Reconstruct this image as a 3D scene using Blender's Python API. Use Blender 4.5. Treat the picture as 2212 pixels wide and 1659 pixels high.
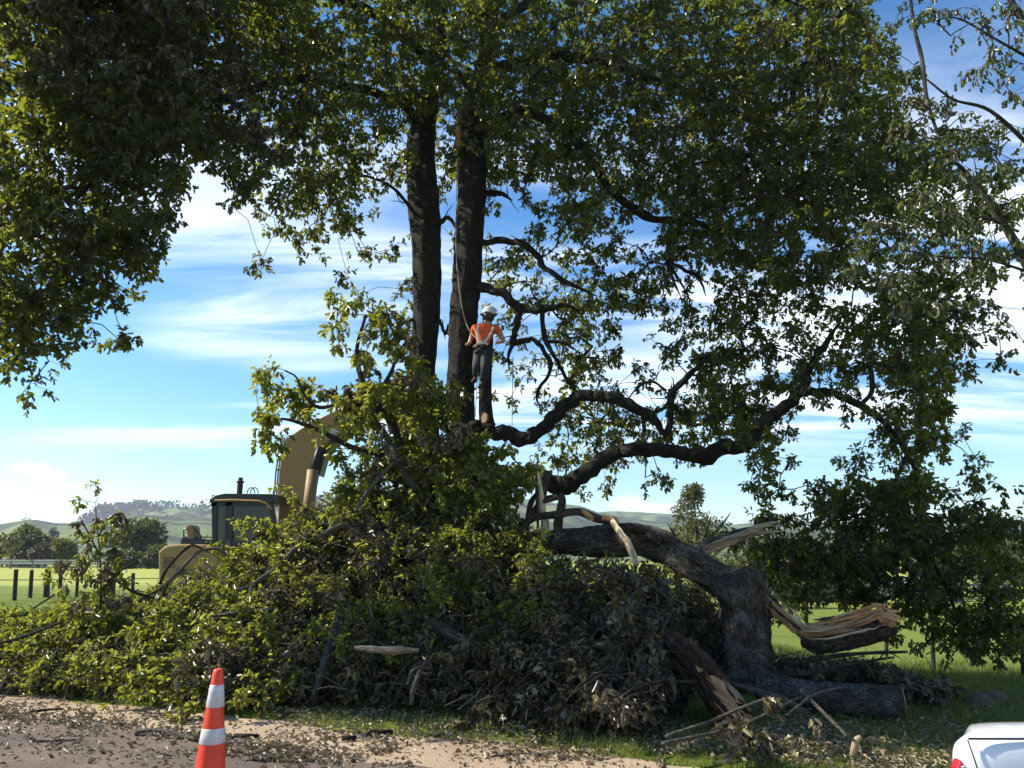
import bpy, math, random
import numpy as np
from mathutils import Vector, Matrix

rng = np.random.default_rng(7)
random.seed(7)
R = math.radians
for o in list(bpy.data.objects):
    bpy.data.objects.remove(o)
sc = bpy.context.scene
COL = sc.collection

# ------------------------------------------------------------------ camera
FPX, CX, CY, PITCH, EYE = 1597.0, 1106.0, 829.5, R(13.2), 1.62
cam = bpy.data.objects.new('camera', bpy.data.cameras.new('camera'))
COL.objects.link(cam)
cam.location = (0, 0, EYE)
cam.rotation_euler = (R(90) + PITCH, 0, 0)
cam.data.sensor_width = 36
cam.data.lens = 36 * FPX / 2212
cam.data.clip_start = 0.1
cam.data.clip_end = 12000
sc.camera = cam

# ------------------------------------------------------------------ sun, sky, exposure
SUN_AZ, SUN_EL = R(-82), R(41)
sun_dir = Vector((math.sin(SUN_AZ) * math.cos(SUN_EL), math.cos(SUN_AZ) * math.cos(SUN_EL), math.sin(SUN_EL)))
sun = bpy.data.objects.new('sun', bpy.data.lights.new('sun', 'SUN'))
COL.objects.link(sun)
sun.data.energy = 5.0
sun.data.angle = R(0.53)
sun.data.color = (1.0, 0.93, 0.80)
sun.rotation_euler = (-sun_dir).to_track_quat('-Z', 'Y').to_euler()
sc.view_settings.view_transform = 'Standard'
sc.view_settings.look = 'None'
sc.view_settings.gamma = 1.0
sc.view_settings.exposure = 0.90
sc.cycles.use_denoising = True
sc.cycles.max_bounces = 5
sc.cycles.diffuse_bounces = 2
sc.cycles.glossy_bounces = 2
sc.cycles.transmission_bounces = 4
sc.cycles.transparent_max_bounces = 8
sc.cycles.sample_clamp_indirect = 4.0


class N:
    """small node helper"""
    def __init__(self, nt):
        self.nt = nt
        nt.nodes.clear()

    def __call__(self, typ, props=None, **inputs):
        n = self.nt.nodes.new('ShaderNode' + typ)
        for k, v in (props or {}).items():
            setattr(n, k, v)
        for k, v in inputs.items():
            key = int(k[1:]) if k[0] == '_' and k[1:].isdigit() else k.replace('_', ' ')
            self.put(n.inputs[key], v)
        return n

    def put(self, sock, v):
        if hasattr(v, 'outputs'):
            self.nt.links.new(v.outputs[0], sock)
        elif isinstance(v, bpy.types.NodeSocket):
            self.nt.links.new(v, sock)
        else:
            if isinstance(v, (tuple, list)) and len(v) == 3 and sock.type == 'RGBA':
                v = (*v, 1)
            sock.default_value = v

    def math(self, op, a, b=0.0, clamp=False):
        n = self.nt.nodes.new('ShaderNodeMath')
        n.operation = op
        n.use_clamp = clamp
        self.put(n.inputs[0], a)
        self.put(n.inputs[1], b)
        return n.outputs[0]

    def vmath(self, op, a, b=(0, 0, 0)):
        n = self.nt.nodes.new('ShaderNodeVectorMath')
        n.operation = op
        self.put(n.inputs[0], a)
        self.put(n.inputs[1], b)
        return n

    def mix(self, f, a, b, mode='MIX'):
        n = self.nt.nodes.new('ShaderNodeMix')
        n.data_type = 'RGBA'
        n.blend_type = mode
        n.clamp_factor = True
        self.put(n.inputs[0], f)
        self.put(n.inputs[6], a)
        self.put(n.inputs[7], b)
        return n.outputs[2]

    def ramp(self, f, *stops, interp='LINEAR'):
        n = self.nt.nodes.new('ShaderNodeValToRGB')
        n.color_ramp.interpolation = interp
        els = n.color_ramp.elements
        while len(els) < len(stops):
            els.new(0.5)
        for e, (p, c) in zip(els, stops):
            e.position = p
            e.color = (c, c, c, 1) if isinstance(c, (int, float)) else (*c, 1)
        self.put(n.inputs[0], f)
        return n.outputs[0]

    def step(self, x, lo, hi):
        n = self.nt.nodes.new('ShaderNodeMapRange')
        n.interpolation_type = 'SMOOTHSTEP'
        self.put(n.inputs[0], x)
        n.inputs[1].default_value = lo
        n.inputs[2].default_value = hi
        return n.outputs[0]


def cam_dir(px, py):
    rx, ry = (px - CX) / FPX, (CY - py) / FPX
    return np.array([rx, math.cos(PITCH) - ry * math.sin(PITCH), math.sin(PITCH) + ry * math.cos(PITCH)])


world = bpy.data.worlds.new('World')
sc.world = world
world.use_nodes = True
n = N(world.node_tree)
sky = n('TexSky', dict(sky_type='NISHITA', sun_disc=False, sun_elevation=SUN_EL, sun_rotation=SUN_AZ,
                       altitude=50, air_density=1.0, dust_density=0.15, ozone_density=3.0))
hsv = n('HueSaturation', Saturation=1.30, Value=0.95, Color=sky)
tc = n('TexCoord')
sep = n('SeparateXYZ', Vector=tc.outputs['Generated'])
X, Y, Z = sep.outputs
el = n.math('MAXIMUM', Z, 0.0)
den = n.math('ADD', el, 0.10)
pl = n('CombineXYZ', X=n.math('DIVIDE', X, den), Y=n.math('DIVIDE', Y, den))
rot = n('Mapping', dict(vector_type='POINT'), Vector=pl, Rotation=(0, 0, R(20)), Scale=(0.50, 1.9, 1))
n1 = n('TexNoise', Vector=rot, Scale=1.35, Detail=8, Roughness=0.60, Distortion=0.6)
rot2 = n('Mapping', dict(vector_type='POINT'), Vector=pl, Location=(3.1, 1.7, 0), Rotation=(0, 0, R(-9)), Scale=(0.30, 0.85, 1))
n2 = n('TexNoise', Vector=rot2, Scale=0.9, Detail=3, Roughness=0.5)
cir = n.math('MULTIPLY', n.step(n1.outputs[0], 0.37, 0.62), n.step(n2.outputs[0], 0.40, 0.55))
cir = n.math('MULTIPLY', cir, n.step(Z, 0.09, 0.21))
cir = n.math('MULTIPLY', cir, n.step(Z, 0.62, 0.34))
cir = n.math('MULTIPLY', cir, 0.92)
# low puffs and one thin bar near the horizon
cn = n('TexNoise', Vector=tc.outputs['Generated'], Scale=26, Detail=5, Roughness=0.6)
puffs = None
for (px, py, wx, wz, s) in ((70, 1012, .020, .0085, 1), (98, 1024, .018, .008, 1), (1360, 1088, .030, .013, .55), (1425, 1098, .032, .010, .6),
                            (60, 1102, .050, .0018, .35), (110, 1047, .060, .0025, .25)):
    d = cam_dir(px, py)
    d /= np.linalg.norm(d)
    dx = n.math('DIVIDE', n.math('SUBTRACT', X, float(d[0])), wx)
    dz = n.math('DIVIDE', n.math('SUBTRACT', Z, float(d[2])), wz)
    q = n.math('ADD', n.math('MULTIPLY', dx, dx), n.math('MULTIPLY', dz, dz))
    q = n.math('ADD', q, n.math('MULTIPLY', n.math('SUBTRACT', cn.outputs[0], 0.5), 1.9))
    m = n.math('MULTIPLY', n.step(q, 1.1, 0.1), s)
    m = n.math('MULTIPLY', m, n.step(Y, 0.2, 0.4))
    puffs = m if puffs is None else n.math('MAXIMUM', puffs, m)
cl = n.math('MAXIMUM', cir, puffs)
SKY_S = 0.12
skyc = n.mix(cl, hsv, (7.6, 7.9, 8.3))
bg = n('Background', Color=skyc, Strength=SKY_S)
out = n('OutputWorld', Surface=bg)

# ------------------------------------------------------------------ placing helpers
def P(px, py, Y):
    d = cam_dir(px, py)
    t = Y / d[1]
    return np.array([d[0] * t, Y, EYE + d[2] * t])


def PV(px, py, Y):
    """vectorised"""
    px, py, Y = map(np.asarray, (px, py, Y))
    rx, ry = (px - CX) / FPX, (CY - py) / FPX
    dy = math.cos(PITCH) - ry * math.sin(PITCH)
    dz = math.sin(PITCH) + ry * math.cos(PITCH)
    t = Y / dy
    return np.stack([rx * t, Y + 0 * rx, EYE + dz * t], -1)


def G(px, py, z=0.0):
    d = cam_dir(px, py)
    t = (z - EYE) / d[2]
    return np.array([d[0] * t, d[1] * t, z])


def MPP(px, py, Y):
    return Y / cam_dir(px, py)[1] / FPX


def sstep(x, a, b):
    t = np.clip((np.asarray(x, float) - a) / (b - a), 0, 1)
    return t * t * (3 - 2 * t)


def gz(x, y):
    """height of the grass: flat by the road, a shallow dip towards the right-hand paddock"""
    return -0.95 * sstep(x, 2.5, 9) * sstep(y, 9, 18) * (1 - sstep(y, 70, 130))


# ------------------------------------------------------------------ object helpers
def link(o, name, parent=None, label=None, cat=None, group=None, kind=None):
    o.name = name
    COL.objects.link(o)
    if parent is not None:
        o.parent = parent
        pl_ = Matrix.Translation(parent.location)
        o.matrix_parent_inverse = pl_.inverted()
    for k, v in (('label', label), ('category', cat), ('group', group), ('kind', kind)):
        if v:
            o[k] = v
    return o


def empty(name, loc, label, cat, group=None):
    o = bpy.data.objects.new(name, None)
    o.empty_display_size = 0.2
    o.location = [float(c) for c in loc]
    return link(o, name, None, label, cat, group)


def mesh_obj(name, verts, faces, mat, parent=None, smooth=False, attrs=None, **kw):
    me = bpy.data.meshes.new(name)
    verts = np.asarray(verts, np.float32)
    if isinstance(faces, np.ndarray):
        nf, k = faces.shape
        me.vertices.add(len(verts))
        me.vertices.foreach_set('co', verts.ravel())
        me.loops.add(nf * k)
        me.loops.foreach_set('vertex_index', faces.astype(np.int32).ravel())
        me.polygons.add(nf)
        me.polygons.foreach_set('loop_start', np.arange(0, nf * k, k, dtype=np.int32))
    else:
        me.from_pydata([tuple(map(float, v)) for v in verts], [], [tuple(int(i) for i in f) for f in faces])
    me.update(calc_edges=True)
    if smooth:
        me.polygons.foreach_set('use_smooth', np.ones(len(me.polygons), bool))
    for an, (typ, dat) in (attrs or {}).items():
        a = me.attributes.new(an, typ, 'POINT')
        a.data.foreach_set('vector' if typ == 'FLOAT_VECTOR' else 'value', np.asarray(dat, np.float32).ravel())
    if mat:
        me.materials.append(mat)
    return link(bpy.data.objects.new(name, me), name, parent, **kw)


class Geo:
    """collects boxes, bars, tubes and prisms for one part"""
    def __init__(self):
        self.v, self.f, self.nv, self.b = [], [], 0, []

    def add(self, v, f, b=None):
        v = np.asarray(v, float)
        self.v.append(v)
        self.f += [[i + self.nv for i in q] for q in f]
        self.b.append(np.zeros((len(v), 3)) if b is None else b)
        self.nv += len(v)
        return self

    def box(self, lo, hi):
        (a, b, c), (d, e, g) = lo, hi
        return self.add([(a, b, c), (d, b, c), (d, e, c), (a, e, c), (a, b, g), (d, b, g), (d, e, g), (a, e, g)],
                        [(0, 3, 2, 1), (4, 5, 6, 7), (0, 1, 5, 4), (1, 2, 6, 5), (2, 3, 7, 6), (3, 0, 4, 7)])

    def prism(self, poly, Y0, Y1):
        """poly of pixel points taken at depth Y0, extruded straight back to Y1"""
        a = np.array([P(x, y, Y0) for x, y in poly])
        b = a.copy()
        b[:, 1] = Y1
        k = len(a)
        return self.add(np.vstack([a, b]), [list(range(k)), list(range(2 * k - 1, k - 1, -1))] +
                        [(i, i + k, (i + 1) % k + k, (i + 1) % k) for i in range(k)])

    def tube(self, pts, rad, sides=8, caps=True, rough=0.0, ridge=0.0, seed=0, sub=0):
        v, f, b = tube(pts, rad, sides, caps, rough, ridge, seed, sub)
        return self.add(v, f, b)

    def build(self, name, mat, parent=None, smooth=False, bevel=0, **kw):
        o = mesh_obj(name, np.vstack(self.v), self.f, mat, parent, smooth, {'bark': ('FLOAT_VECTOR', np.vstack(self.b))}, **kw)
        if bevel:
            m = o.modifiers.new('bevel', 'BEVEL')
            m.width = bevel
            m.segments = 2
            m.limit_method = 'ANGLE'
        return o


def spline(pts, rad, sub):
    pts, rad = np.asarray(pts, float), np.asarray(rad, float)
    if len(pts) < 2 or sub <= 1:
        return pts, rad
    q = np.vstack([2 * pts[0] - pts[1], pts, 2 * pts[-1] - pts[-2]])
    op, orr = [], []
    for i in range(len(pts) - 1):
        p0, p1, p2, p3 = q[i:i + 4]
        for t in np.arange(sub) / sub:
            op.append(0.5 * (2 * p1 + (p2 - p0) * t + (2 * p0 - 5 * p1 + 4 * p2 - p3) * t * t + (3 * p1 - p0 - 3 * p2 + p3) * t ** 3))
            orr.append(rad[i] + (rad[i + 1] - rad[i]) * t)
    op.append(pts[-1])
    orr.append(rad[-1])
    return np.array(op), np.array(orr)


def tube(pts, rad, sides=8, caps=True, rough=0.0, ridge=0.0, seed=0, sub=0):
    pts = np.asarray(pts, float)
    rad = np.full(len(pts), rad, float) if np.isscalar(rad) else np.asarray(rad, float)
    if sub:
        pts, rad = spline(pts, rad, sub)
    k = len(pts)
    rg = np.random.default_rng(seed + 11)
    tan = np.gradient(pts, axis=0)
    tan /= np.linalg.norm(tan, axis=1)[:, None] + 1e-9
    nrm = np.cross(tan[0], [0.31, 0.85, 0.41])
    if np.linalg.norm(nrm) < 1e-3:
        nrm = np.cross(tan[0], [1, 0, 0])
    ln = np.concatenate([[0], np.cumsum(np.linalg.norm(np.diff(pts, axis=0), axis=1))])
    ang = np.arange(sides) * 2 * np.pi / sides
    V, B = [], []
    ph = rg.uniform(0, 6.28, (6,))
    rv = rg.normal(0, 1, (k, sides))
    if k > 4:
        rv = (rv + np.roll(rv, 1, 0) + np.roll(rv, 2, 0)) / 1.7
    prof = rg.normal(0, 1, sides)
    for i in range(k):
        nrm = nrm - tan[i] * nrm.dot(tan[i])
        nrm /= np.linalg.norm(nrm)
        bi = np.cross(tan[i], nrm)
        lump = 1 + rough * (np.sin(ang * 2 + ph[0] + ln[i] * 2.1 / max(rad.max(), .05) * .3) * .5
                            + np.sin(ang * 3 + ph[1] - ln[i] * 1.1 / max(rad.max(), .05) * .3) * .35
                            + math.sin(ln[i] / max(rad.max(), .03) * .9 + ph[2]) * .4)
        lump = lump + ridge * (prof * .6 + rv[i] * .7)
        r = rad[i] * lump
        V.append(pts[i] + np.outer(r * np.cos(ang), nrm) + np.outer(r * np.sin(ang), bi))
        B.append(np.stack([np.cos(ang) * rad[i], np.sin(ang) * rad[i], np.full(sides, ln[i])], -1))
    V, B = np.vstack(V), np.vstack(B)
    F = []
    for i in range(k - 1):
        for j in range(sides):
            a, b = i * sides + j, i * sides + (j + 1) % sides
            F.append((a, b, b + sides, a + sides))
    if caps:
        F.append(tuple(range(sides - 1, -1, -1)))
        F.append(tuple(range((k - 1) * sides, k * sides)))
    return V, F, B


def pxpath(path):
    """[(px,py,Y,r_px)] -> world points and radii"""
    return np.array([P(x, y, Y) for x, y, Y, r in path]), np.array([r * MPP(x, y, Y) for x, y, Y, r in path])


def lathe(g, prof, centre, sides=20, axis=None):
    """prof [(radius, height)] round a vertical axis through centre"""
    ang = np.arange(sides) * 2 * np.pi / sides
    M = np.eye(3) if axis is None else axis
    v = np.vstack([np.stack([r * np.cos(ang), r * np.sin(ang), np.full(sides, h)], -1) for r, h in prof]) @ M.T + np.asarray(centre)
    f = []
    for i in range(len(prof) - 1):
        for j in range(sides):
            a, b = i * sides + j, i * sides + (j + 1) % sides
            f.append((a, b, b + sides, a + sides))
    f.append(tuple(range(sides - 1, -1, -1)))
    f.append(tuple(range((len(prof) - 1) * sides, len(prof) * sides)))
    return g.add(v, f)


# ------------------------------------------------------------------ materials
def material(name):
    m = bpy.data.materials.new(name)
    m.use_nodes = True
    return m, N(m.node_tree)


def finish(n, surf, disp=None):
    n('OutputMaterial', Surface=surf)


def plain(name, col, rough=0.6, metal=0.0, var=0.25, scale=6.0, bump=0.0, spec=0.5, coat=0.0):
    m, n = material(name)
    tc = n('TexCoord')
    nz = n('TexNoise', Vector=tc.outputs['Object'], Scale=scale, Detail=6, Roughness=0.65)
    dark = tuple(c * (1 - var) for c in col)
    lite = tuple(min(1, c * (1 + var * .6)) for c in col)
    c = n.ramp(nz.outputs[0], (0.3, dark), (0.7, lite))
    b = n('BsdfPrincipled', Base_Color=c, Metallic=metal, Roughness=n.ramp(nz.outputs[0], (0.2, rough * .8), (0.8, min(1, rough * 1.15))))
    b.inputs['Specular IOR Level'].default_value = spec
    b.inputs['Coat Weight'].default_value = coat
    b.inputs['Coat Roughness'].default_value = 0.05
    if bump:
        bp = n('Bump', Strength=bump, Distance=0.02, Height=nz.outputs[0])
        n.put(b.inputs['Normal'], bp.outputs[0])
    finish(n, b)
    return m


def leaf_mat(name, greens, wilts, trans, tmix=0.42, gloss=0.32):
    m, n = material(name)
    tone = n('Attribute', dict(attribute_name='tone')).outputs['Fac']
    wilt = n('Attribute', dict(attribute_name='wilt')).outputs['Fac']
    g = n.ramp(tone, *[(i / (len(greens) - 1), c) for i, c in enumerate(greens)])
    w = n.ramp(tone, *[(i / (len(wilts) - 1), c) for i, c in enumerate(wilts)])
    col = n.mix(wilt, g, w)
    tr = n.mix(wilt, n.mix(0.55, g, trans, 'MIX'), n.mix(0.5, w, (0.14, 0.10, 0.03)))
    p = n('BsdfPrincipled', Base_Color=col, Roughness=gloss)
    p.inputs['Specular IOR Level'].default_value = 0.6
    t = n('BsdfTranslucent', Color=tr)
    s = n('MixShader', Fac=n.math('SUBTRACT', tmix, n.math('MULTIPLY', wilt, tmix * .6)))
    n.put(s.inputs[1], p.outputs[0])
    n.put(s.inputs[2], t.outputs[0])
    finish(n, s)
    return m


M = {}
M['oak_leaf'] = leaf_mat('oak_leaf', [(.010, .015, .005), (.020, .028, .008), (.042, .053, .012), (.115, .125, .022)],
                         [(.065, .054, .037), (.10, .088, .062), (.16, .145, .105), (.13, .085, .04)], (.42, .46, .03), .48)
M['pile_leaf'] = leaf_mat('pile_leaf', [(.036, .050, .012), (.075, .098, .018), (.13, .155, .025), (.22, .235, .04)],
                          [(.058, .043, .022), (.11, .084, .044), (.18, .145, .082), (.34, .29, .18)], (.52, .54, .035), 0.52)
M['litter'] = leaf_mat('litter', [(.12, .13, .05), (.16, .16, .07), (.22, .20, .10), (.30, .26, .15)],
                       [(.15, .10, .06), (.27, .20, .12), (.42, .35, .235), (.22, .13, .06)], (.2, .2, .04), 0.15, 0.5)
M['plane_leaf'] = leaf_mat('plane_leaf', [(.022, .038, .012), (.035, .058, .016), (.060, .085, .025), (.10, .12, .04)],
                           [(.09, .08, .05), (.14, .12, .075), (.2, .17, .11), (.2, .13, .06)], (.30, .34, .04))
M['conifer'] = leaf_mat('conifer', [(.012, .020, .010), (.02, .03, .014), (.03, .04, .018), (.04, .05, .02)],
                        [(.05, .04, .03), (.06, .05, .035), (.07, .06, .04), (.08, .06, .04)], (.05, .07, .02), 0.2)


def grass_blade_mat():
    m, n = material('grass_blade')
    tone = n('Attribute', dict(attribute_name='tone')).outputs['Fac']
    c = n.ramp(tone, (0, (.045, .066, .014)), (.6, (.085, .115, .021)), (.9, (.15, .17, .035)), (1, (.25, .23, .09)))
    p = n('BsdfPrincipled', Base_Color=c, Roughness=.5)
    t = n('BsdfTranslucent', Color=n.mix(.5, c, (.30, .40, .03)))
    s = n('MixShader', Fac=.45)
    n.put(s.inputs[1], p.outputs[0])
    n.put(s.inputs[2], t.outputs[0])
    finish(n, s)
    return m


M['blade'] = grass_blade_mat()


def bark_mat(name, dark, mid, lite, lichen, lich_amt=0.5, scale=9.0, moss=0.0):
    m, n = material(name)
    bk = n('Attribute', dict(attribute_name='bark')).outputs['Vector']
    mp = n('Mapping', Vector=bk, Scale=(1, 1, 0.27))
    wob = n.vmath('ADD', mp, n.vmath('MULTIPLY', n('TexNoise', Vector=bk, Scale=9, Detail=4).outputs[1], (.09, .09, .05)).outputs[0]).outputs[0]
    vz = n('TexVoronoi', dict(feature='DISTANCE_TO_EDGE'), Vector=wob, Scale=scale * 3.0)
    nz = n('TexNoise', Vector=mp, Scale=scale * 4.5, Detail=8, Roughness=0.75)
    nb = n('TexNoise', Vector=wob, Scale=scale * 1.6, Detail=5, Roughness=0.6)
    ridge = n.math('ADD', n.math('MULTIPLY', n.step(vz.outputs[0], 0.0, 0.35), 0.35), n.math('MULTIPLY', n.step(nz.outputs[0], 0.30, 0.72), 0.45))
    ridge = n.math('ADD', ridge, n.math('MULTIPLY', n.math('SUBTRACT', nb.outputs[0], 0.5), 0.7))
    c = n.ramp(ridge, (0.05, dark), (0.45, mid), (0.9, lite))
    tc = n('TexCoord')
    ln = n('TexNoise', Vector=tc.outputs['Object'], Scale=3.2, Detail=6, Roughness=0.7)
    lf = n('TexNoise', Vector=tc.outputs['Object'], Scale=38, Detail=3, Roughness=0.7)
    lm = n.math('MULTIPLY', n.step(ln.outputs[0], 0.62 - lich_amt * .22, 0.74 - lich_amt * .16), n.step(lf.outputs[0], 0.40, 0.58))
    c = n.mix(lm, c, lichen)
    if moss:
        geo = n('NewGeometry')
        sz = n('SeparateXYZ', Vector=geo.outputs['Normal']).outputs[2]
        mm = n.math('MULTIPLY', n.step(sz, 0.35, 0.9), n.step(ln.outputs[0], 0.42, 0.58))
        c = n.mix(n.math('MULTIPLY', mm, moss), c, (.05, .06, .018))
    p = n('BsdfPrincipled', Base_Color=c, Roughness=0.9)
    p.inputs['Specular IOR Level'].default_value = 0.2
    bp = n('Bump', Strength=1.0, Distance=0.05, Height=ridge)
    n.put(p.inputs['Normal'], bp.outputs[0])
    finish(n, p)
    return m


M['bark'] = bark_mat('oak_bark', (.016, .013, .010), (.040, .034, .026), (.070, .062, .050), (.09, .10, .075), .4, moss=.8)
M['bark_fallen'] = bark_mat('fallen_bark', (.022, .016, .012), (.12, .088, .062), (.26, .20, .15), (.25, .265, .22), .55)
M['bark_log'] = bark_mat('log_bark', (.024, .020, .016), (.075, .065, .054), (.15, .135, .115), (.18, .195, .17), .8)
M['bark_red'] = bark_mat('stripped_bark', (.03, .014, .008), (.13, .062, .034), (.24, .13, .075), (.22, .21, .18), .25)
M['twig'] = bark_mat('twig_bark', (.03, .024, .018), (.09, .075, .055), (.17, .15, .115), (.2, .2, .16), .4, 16)
M['stick'] = bark_mat('pale_stick', (.09, .075, .055), (.22, .19, .145), (.36, .32, .25), (.3, .3, .25), .3, 16)


def wood_mat(name, a, b, c_):
    m, n = material(name)
    bk = n('Attribute', dict(attribute_name='bark')).outputs['Vector']
    mp = n('Mapping', Vector=bk, Scale=(1, 1, 0.05))
    nz = n('TexNoise', Vector=mp, Scale=60, Detail=6, Roughness=0.65)
    tc = n('TexCoord')
    bl = n('TexNoise', Vector=tc.outputs['Object'], Scale=5, Detail=4)
    c = n.ramp(nz.outputs[0], (0.25, a), (0.5, b), (0.75, c_))
    c = n.mix(n.step(bl.outputs[0], .5, .7), c, tuple(x * .55 for x in b))
    p = n('BsdfPrincipled', Base_Color=c, Roughness=0.75)
    bp = n('Bump', Strength=0.8, Distance=0.015, Height=nz.outputs[0])
    n.put(p.inputs['Normal'], bp.outputs[0])
    finish(n, p)
    return m


M['wood'] = wood_mat('torn_wood', (.26, .095, .03), (.52, .25, .095), (.68, .43, .22))
M['wood_pale'] = wood_mat('pale_torn_wood', (.34, .24, .13), (.56, .43, .27), (.72, .60, .42))
M['wood_grey'] = wood_mat('weathered_torn_wood', (.16, .10, .06), (.34, .23, .14), (.5, .38, .26))


def ground_mat():
    m, n = material('pasture')
    tc = n('TexCoord')
    pos = n('NewGeometry').outputs['Position']
    sy = n('SeparateXYZ', Vector=pos).outputs
    big = n('TexNoise', Vector=pos, Scale=.09, Detail=4, Roughness=.6)
    mid = n('TexNoise', Vector=pos, Scale=1.1, Detail=5, Roughness=.65)
    fine = n('TexNoise', Vector=pos, Scale=14, Detail=6, Roughness=.7)
    c = n.ramp(fine.outputs[0], (.25, (.075, .095, .016)), (.55, (.15, .185, .026)), (.8, (.24, .255, .045)))
    c = n.mix(n.math('MULTIPLY', n.step(mid.outputs[0], .45, .7), .5), c, (.16, .20, .035))
    dry = n.math('MULTIPLY', n.step(n.math('ADD', sy[1], n.math('MULTIPLY', big.outputs[0], 16)), 46, 58), 0.85)
    c = n.mix(dry, c, (.34, .355, .075))
    far = n.step(sy[1], 140, 400)
    c = n.mix(far, c, (.10, .15, .04))
    # bare trampled earth showing by the roadside
    earth = n.math('MULTIPLY', n.step(sy[1], 12, 7), n.step(mid.outputs[0], .50, .62))
    c = n.mix(n.math('MULTIPLY', earth, .6), c, (.13, .10, .06))
    p = n('BsdfPrincipled', Base_Color=c, Roughness=.85)
    p.inputs['Specular IOR Level'].default_value = .15
    bp = n('Bump', Strength=.7, Distance=.06, Height=fine.outputs[0])
    n.put(p.inputs['Normal'], bp.outputs[0])
    finish(n, p)
    return m


def dirt_mat(name, a, b, c_, speck=0.4, damp=None):
    m, n = material(name)
    pos = n('NewGeometry').outputs['Position']
    big = n('TexNoise', Vector=pos, Scale=.8, Detail=6, Roughness=.6)
    fine = n('TexNoise', Vector=pos, Scale=45, Detail=6, Roughness=.75)
    c = n.ramp(big.outputs[0], (.3, a), (.5, b), (.72, c_))
    sp = n('TexVoronoi', Vector=pos, Scale=34)
    c = n.mix(n.math('MULTIPLY', n.step(sp.outputs[0], .32, .12), speck), c, tuple(x * .35 for x in a))
    c = n.mix(n.math('MULTIPLY', n.step(fine.outputs[0], .45, .7), .35), c, tuple(min(1, x * 1.35) for x in c_))
    p = n('BsdfPrincipled', Base_Color=c, Roughness=.85)
    p.inputs['Specular IOR Level'].default_value = .25
    h = n.math('ADD', n.math('MULTIPLY', big.outputs[0], 1.5), n.math('MULTIPLY', fine.outputs[0], .5))
    bp = n('Bump', Strength=.8, Distance=.035, Height=h)
    n.put(p.inputs['Normal'], bp.outputs[0])
    finish(n, p)
    return m


M['ground'] = ground_mat()
M['dirt'] = dirt_mat('clay_shoulder', (.27, .195, .125), (.385, .285, .19), (.46, .355, .25))
M['road'] = dirt_mat('muddy_asphalt', (.085, .066, .052), (.135, .102, .078), (.24, .175, .125), .6)
M['edge'] = dirt_mat('dried_mud_edge', (.30, .24, .17), (.42, .34, .25), (.5, .42, .32))


def hill_mat():
    m, n = material('hill_pasture')
    pos = n('NewGeometry').outputs['Position']
    a = n('TexNoise', Vector=pos, Scale=.006, Detail=6, Roughness=.6, Distortion=.8)
    b = n('TexNoise', Vector=pos, Scale=.02, Detail=6, Roughness=.7)
    c = n.ramp(b.outputs[0], (.3, (.095, .13, .04)), (.7, (.16, .185, .065)))
    sz = n('SeparateXYZ', Vector=pos).outputs
    w = n.step(n.math('ADD', a.outputs[0], n.math('MULTIPLY', n.math('SUBTRACT', b.outputs[0], .5), .35)), .47, .52)
    c = n.mix(n.math('MULTIPLY', w, .85), c, (.020, .030, .018))
    p = n('BsdfPrincipled', Base_Color=c, Roughness=.95)
    p.inputs['Specular IOR Level'].default_value = .05
    bp = n('Bump', Strength=1, Distance=6, Height=b.outputs[0])
    n.put(p.inputs['Normal'], bp.outputs[0])
    finish(n, p)
    return m


M['hill'] = hill_mat()
M['yellow'] = plain('machine_yellow', (.37, .215, .065), .55, var=.16, scale=5)
M['yellow_dark'] = plain('grimy_yellow', (.24, .155, .065), .65, var=.22, scale=6)
M['black'] = plain('machine_black', (.014, .015, .017), .45, var=.3)
M['steel'] = plain('dull_steel', (.05, .05, .05), .5, .4, var=.4)
M['rust'] = plain('rusty_pipe', (.075, .035, .025), .8, var=.4)
M['green'] = plain('green_decal', (.02, .13, .06), .5)
M['white_decal'] = plain('white_decal', (.55, .55, .52), .5, var=.1)
M['post'] = plain('fence_post', (.035, .026, .020), .9, var=.5, scale=14, bump=.5)
M['wire'] = plain('fence_wire', (.06, .055, .05), .6, .3)
M['rail_white'] = plain('white_rail', (.55, .53, .48), .6, var=.15)
M['rail_grey'] = plain('grey_rail', (.16, .15, .135), .8, var=.3)
M['roof'] = plain('slate_roof', (.14, .135, .14), .7, var=.2)
M['wall'] = plain('weatherboard', (.30, .30, .29), .8, var=.15)
M['shed'] = plain('shed_blue', (.05, .07, .10), .6)
M['guard'] = plain('tree_guard', (.45, .52, .50), .6, var=.15)
M['cone'] = plain('cone_orange', (.80, .05, .014), .48, var=.30, scale=16)
M['cone_white'] = plain('cone_sleeve', (.60, .56, .55), .42, var=.28, scale=26)
M['rubber'] = plain('black_rubber', (.02, .02, .02), .8)
M['paint'] = plain('car_white', (.78, .79, .80), .25, var=.02, coat=1.0)
M['shut'] = plain('panel_gap', (.02, .02, .02), .8)
M['red'] = plain('tail_lens', (.50, .008, .015), .12, var=.3, scale=30, coat=1.0)
M['clear'] = plain('clear_lens', (.65, .6, .6), .1, var=.2, scale=60, coat=1.0)
M['hivis'] = plain('hivis_orange', (.72, .085, .012), .75, var=.15, scale=12)
M['tape'] = plain('reflective_tape', (.62, .58, .50), .5, var=.1)
M['helmet'] = plain('helmet_white', (.62, .64, .62), .3, var=.08)
M['skin'] = plain('skin', (.42, .22, .15), .5, var=.1)
M['hair'] = plain('brown_hair', (.035, .018, .012), .6, var=.4, scale=40)
M['trouser'] = plain('dark_trousers', (.018, .02, .025), .8, var=.4, scale=20)
M['boot'] = plain('boot_leather', (.015, .013, .012), .6)
M['rope'] = plain('rope', (.35, .33, .25), .8)
M['strap'] = plain('harness_webbing', (.02, .02, .02), .7)
M['cut'] = wood_mat('saw_cut', (.14, .07, .035), (.24, .14, .07), (.34, .21, .12))


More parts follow.
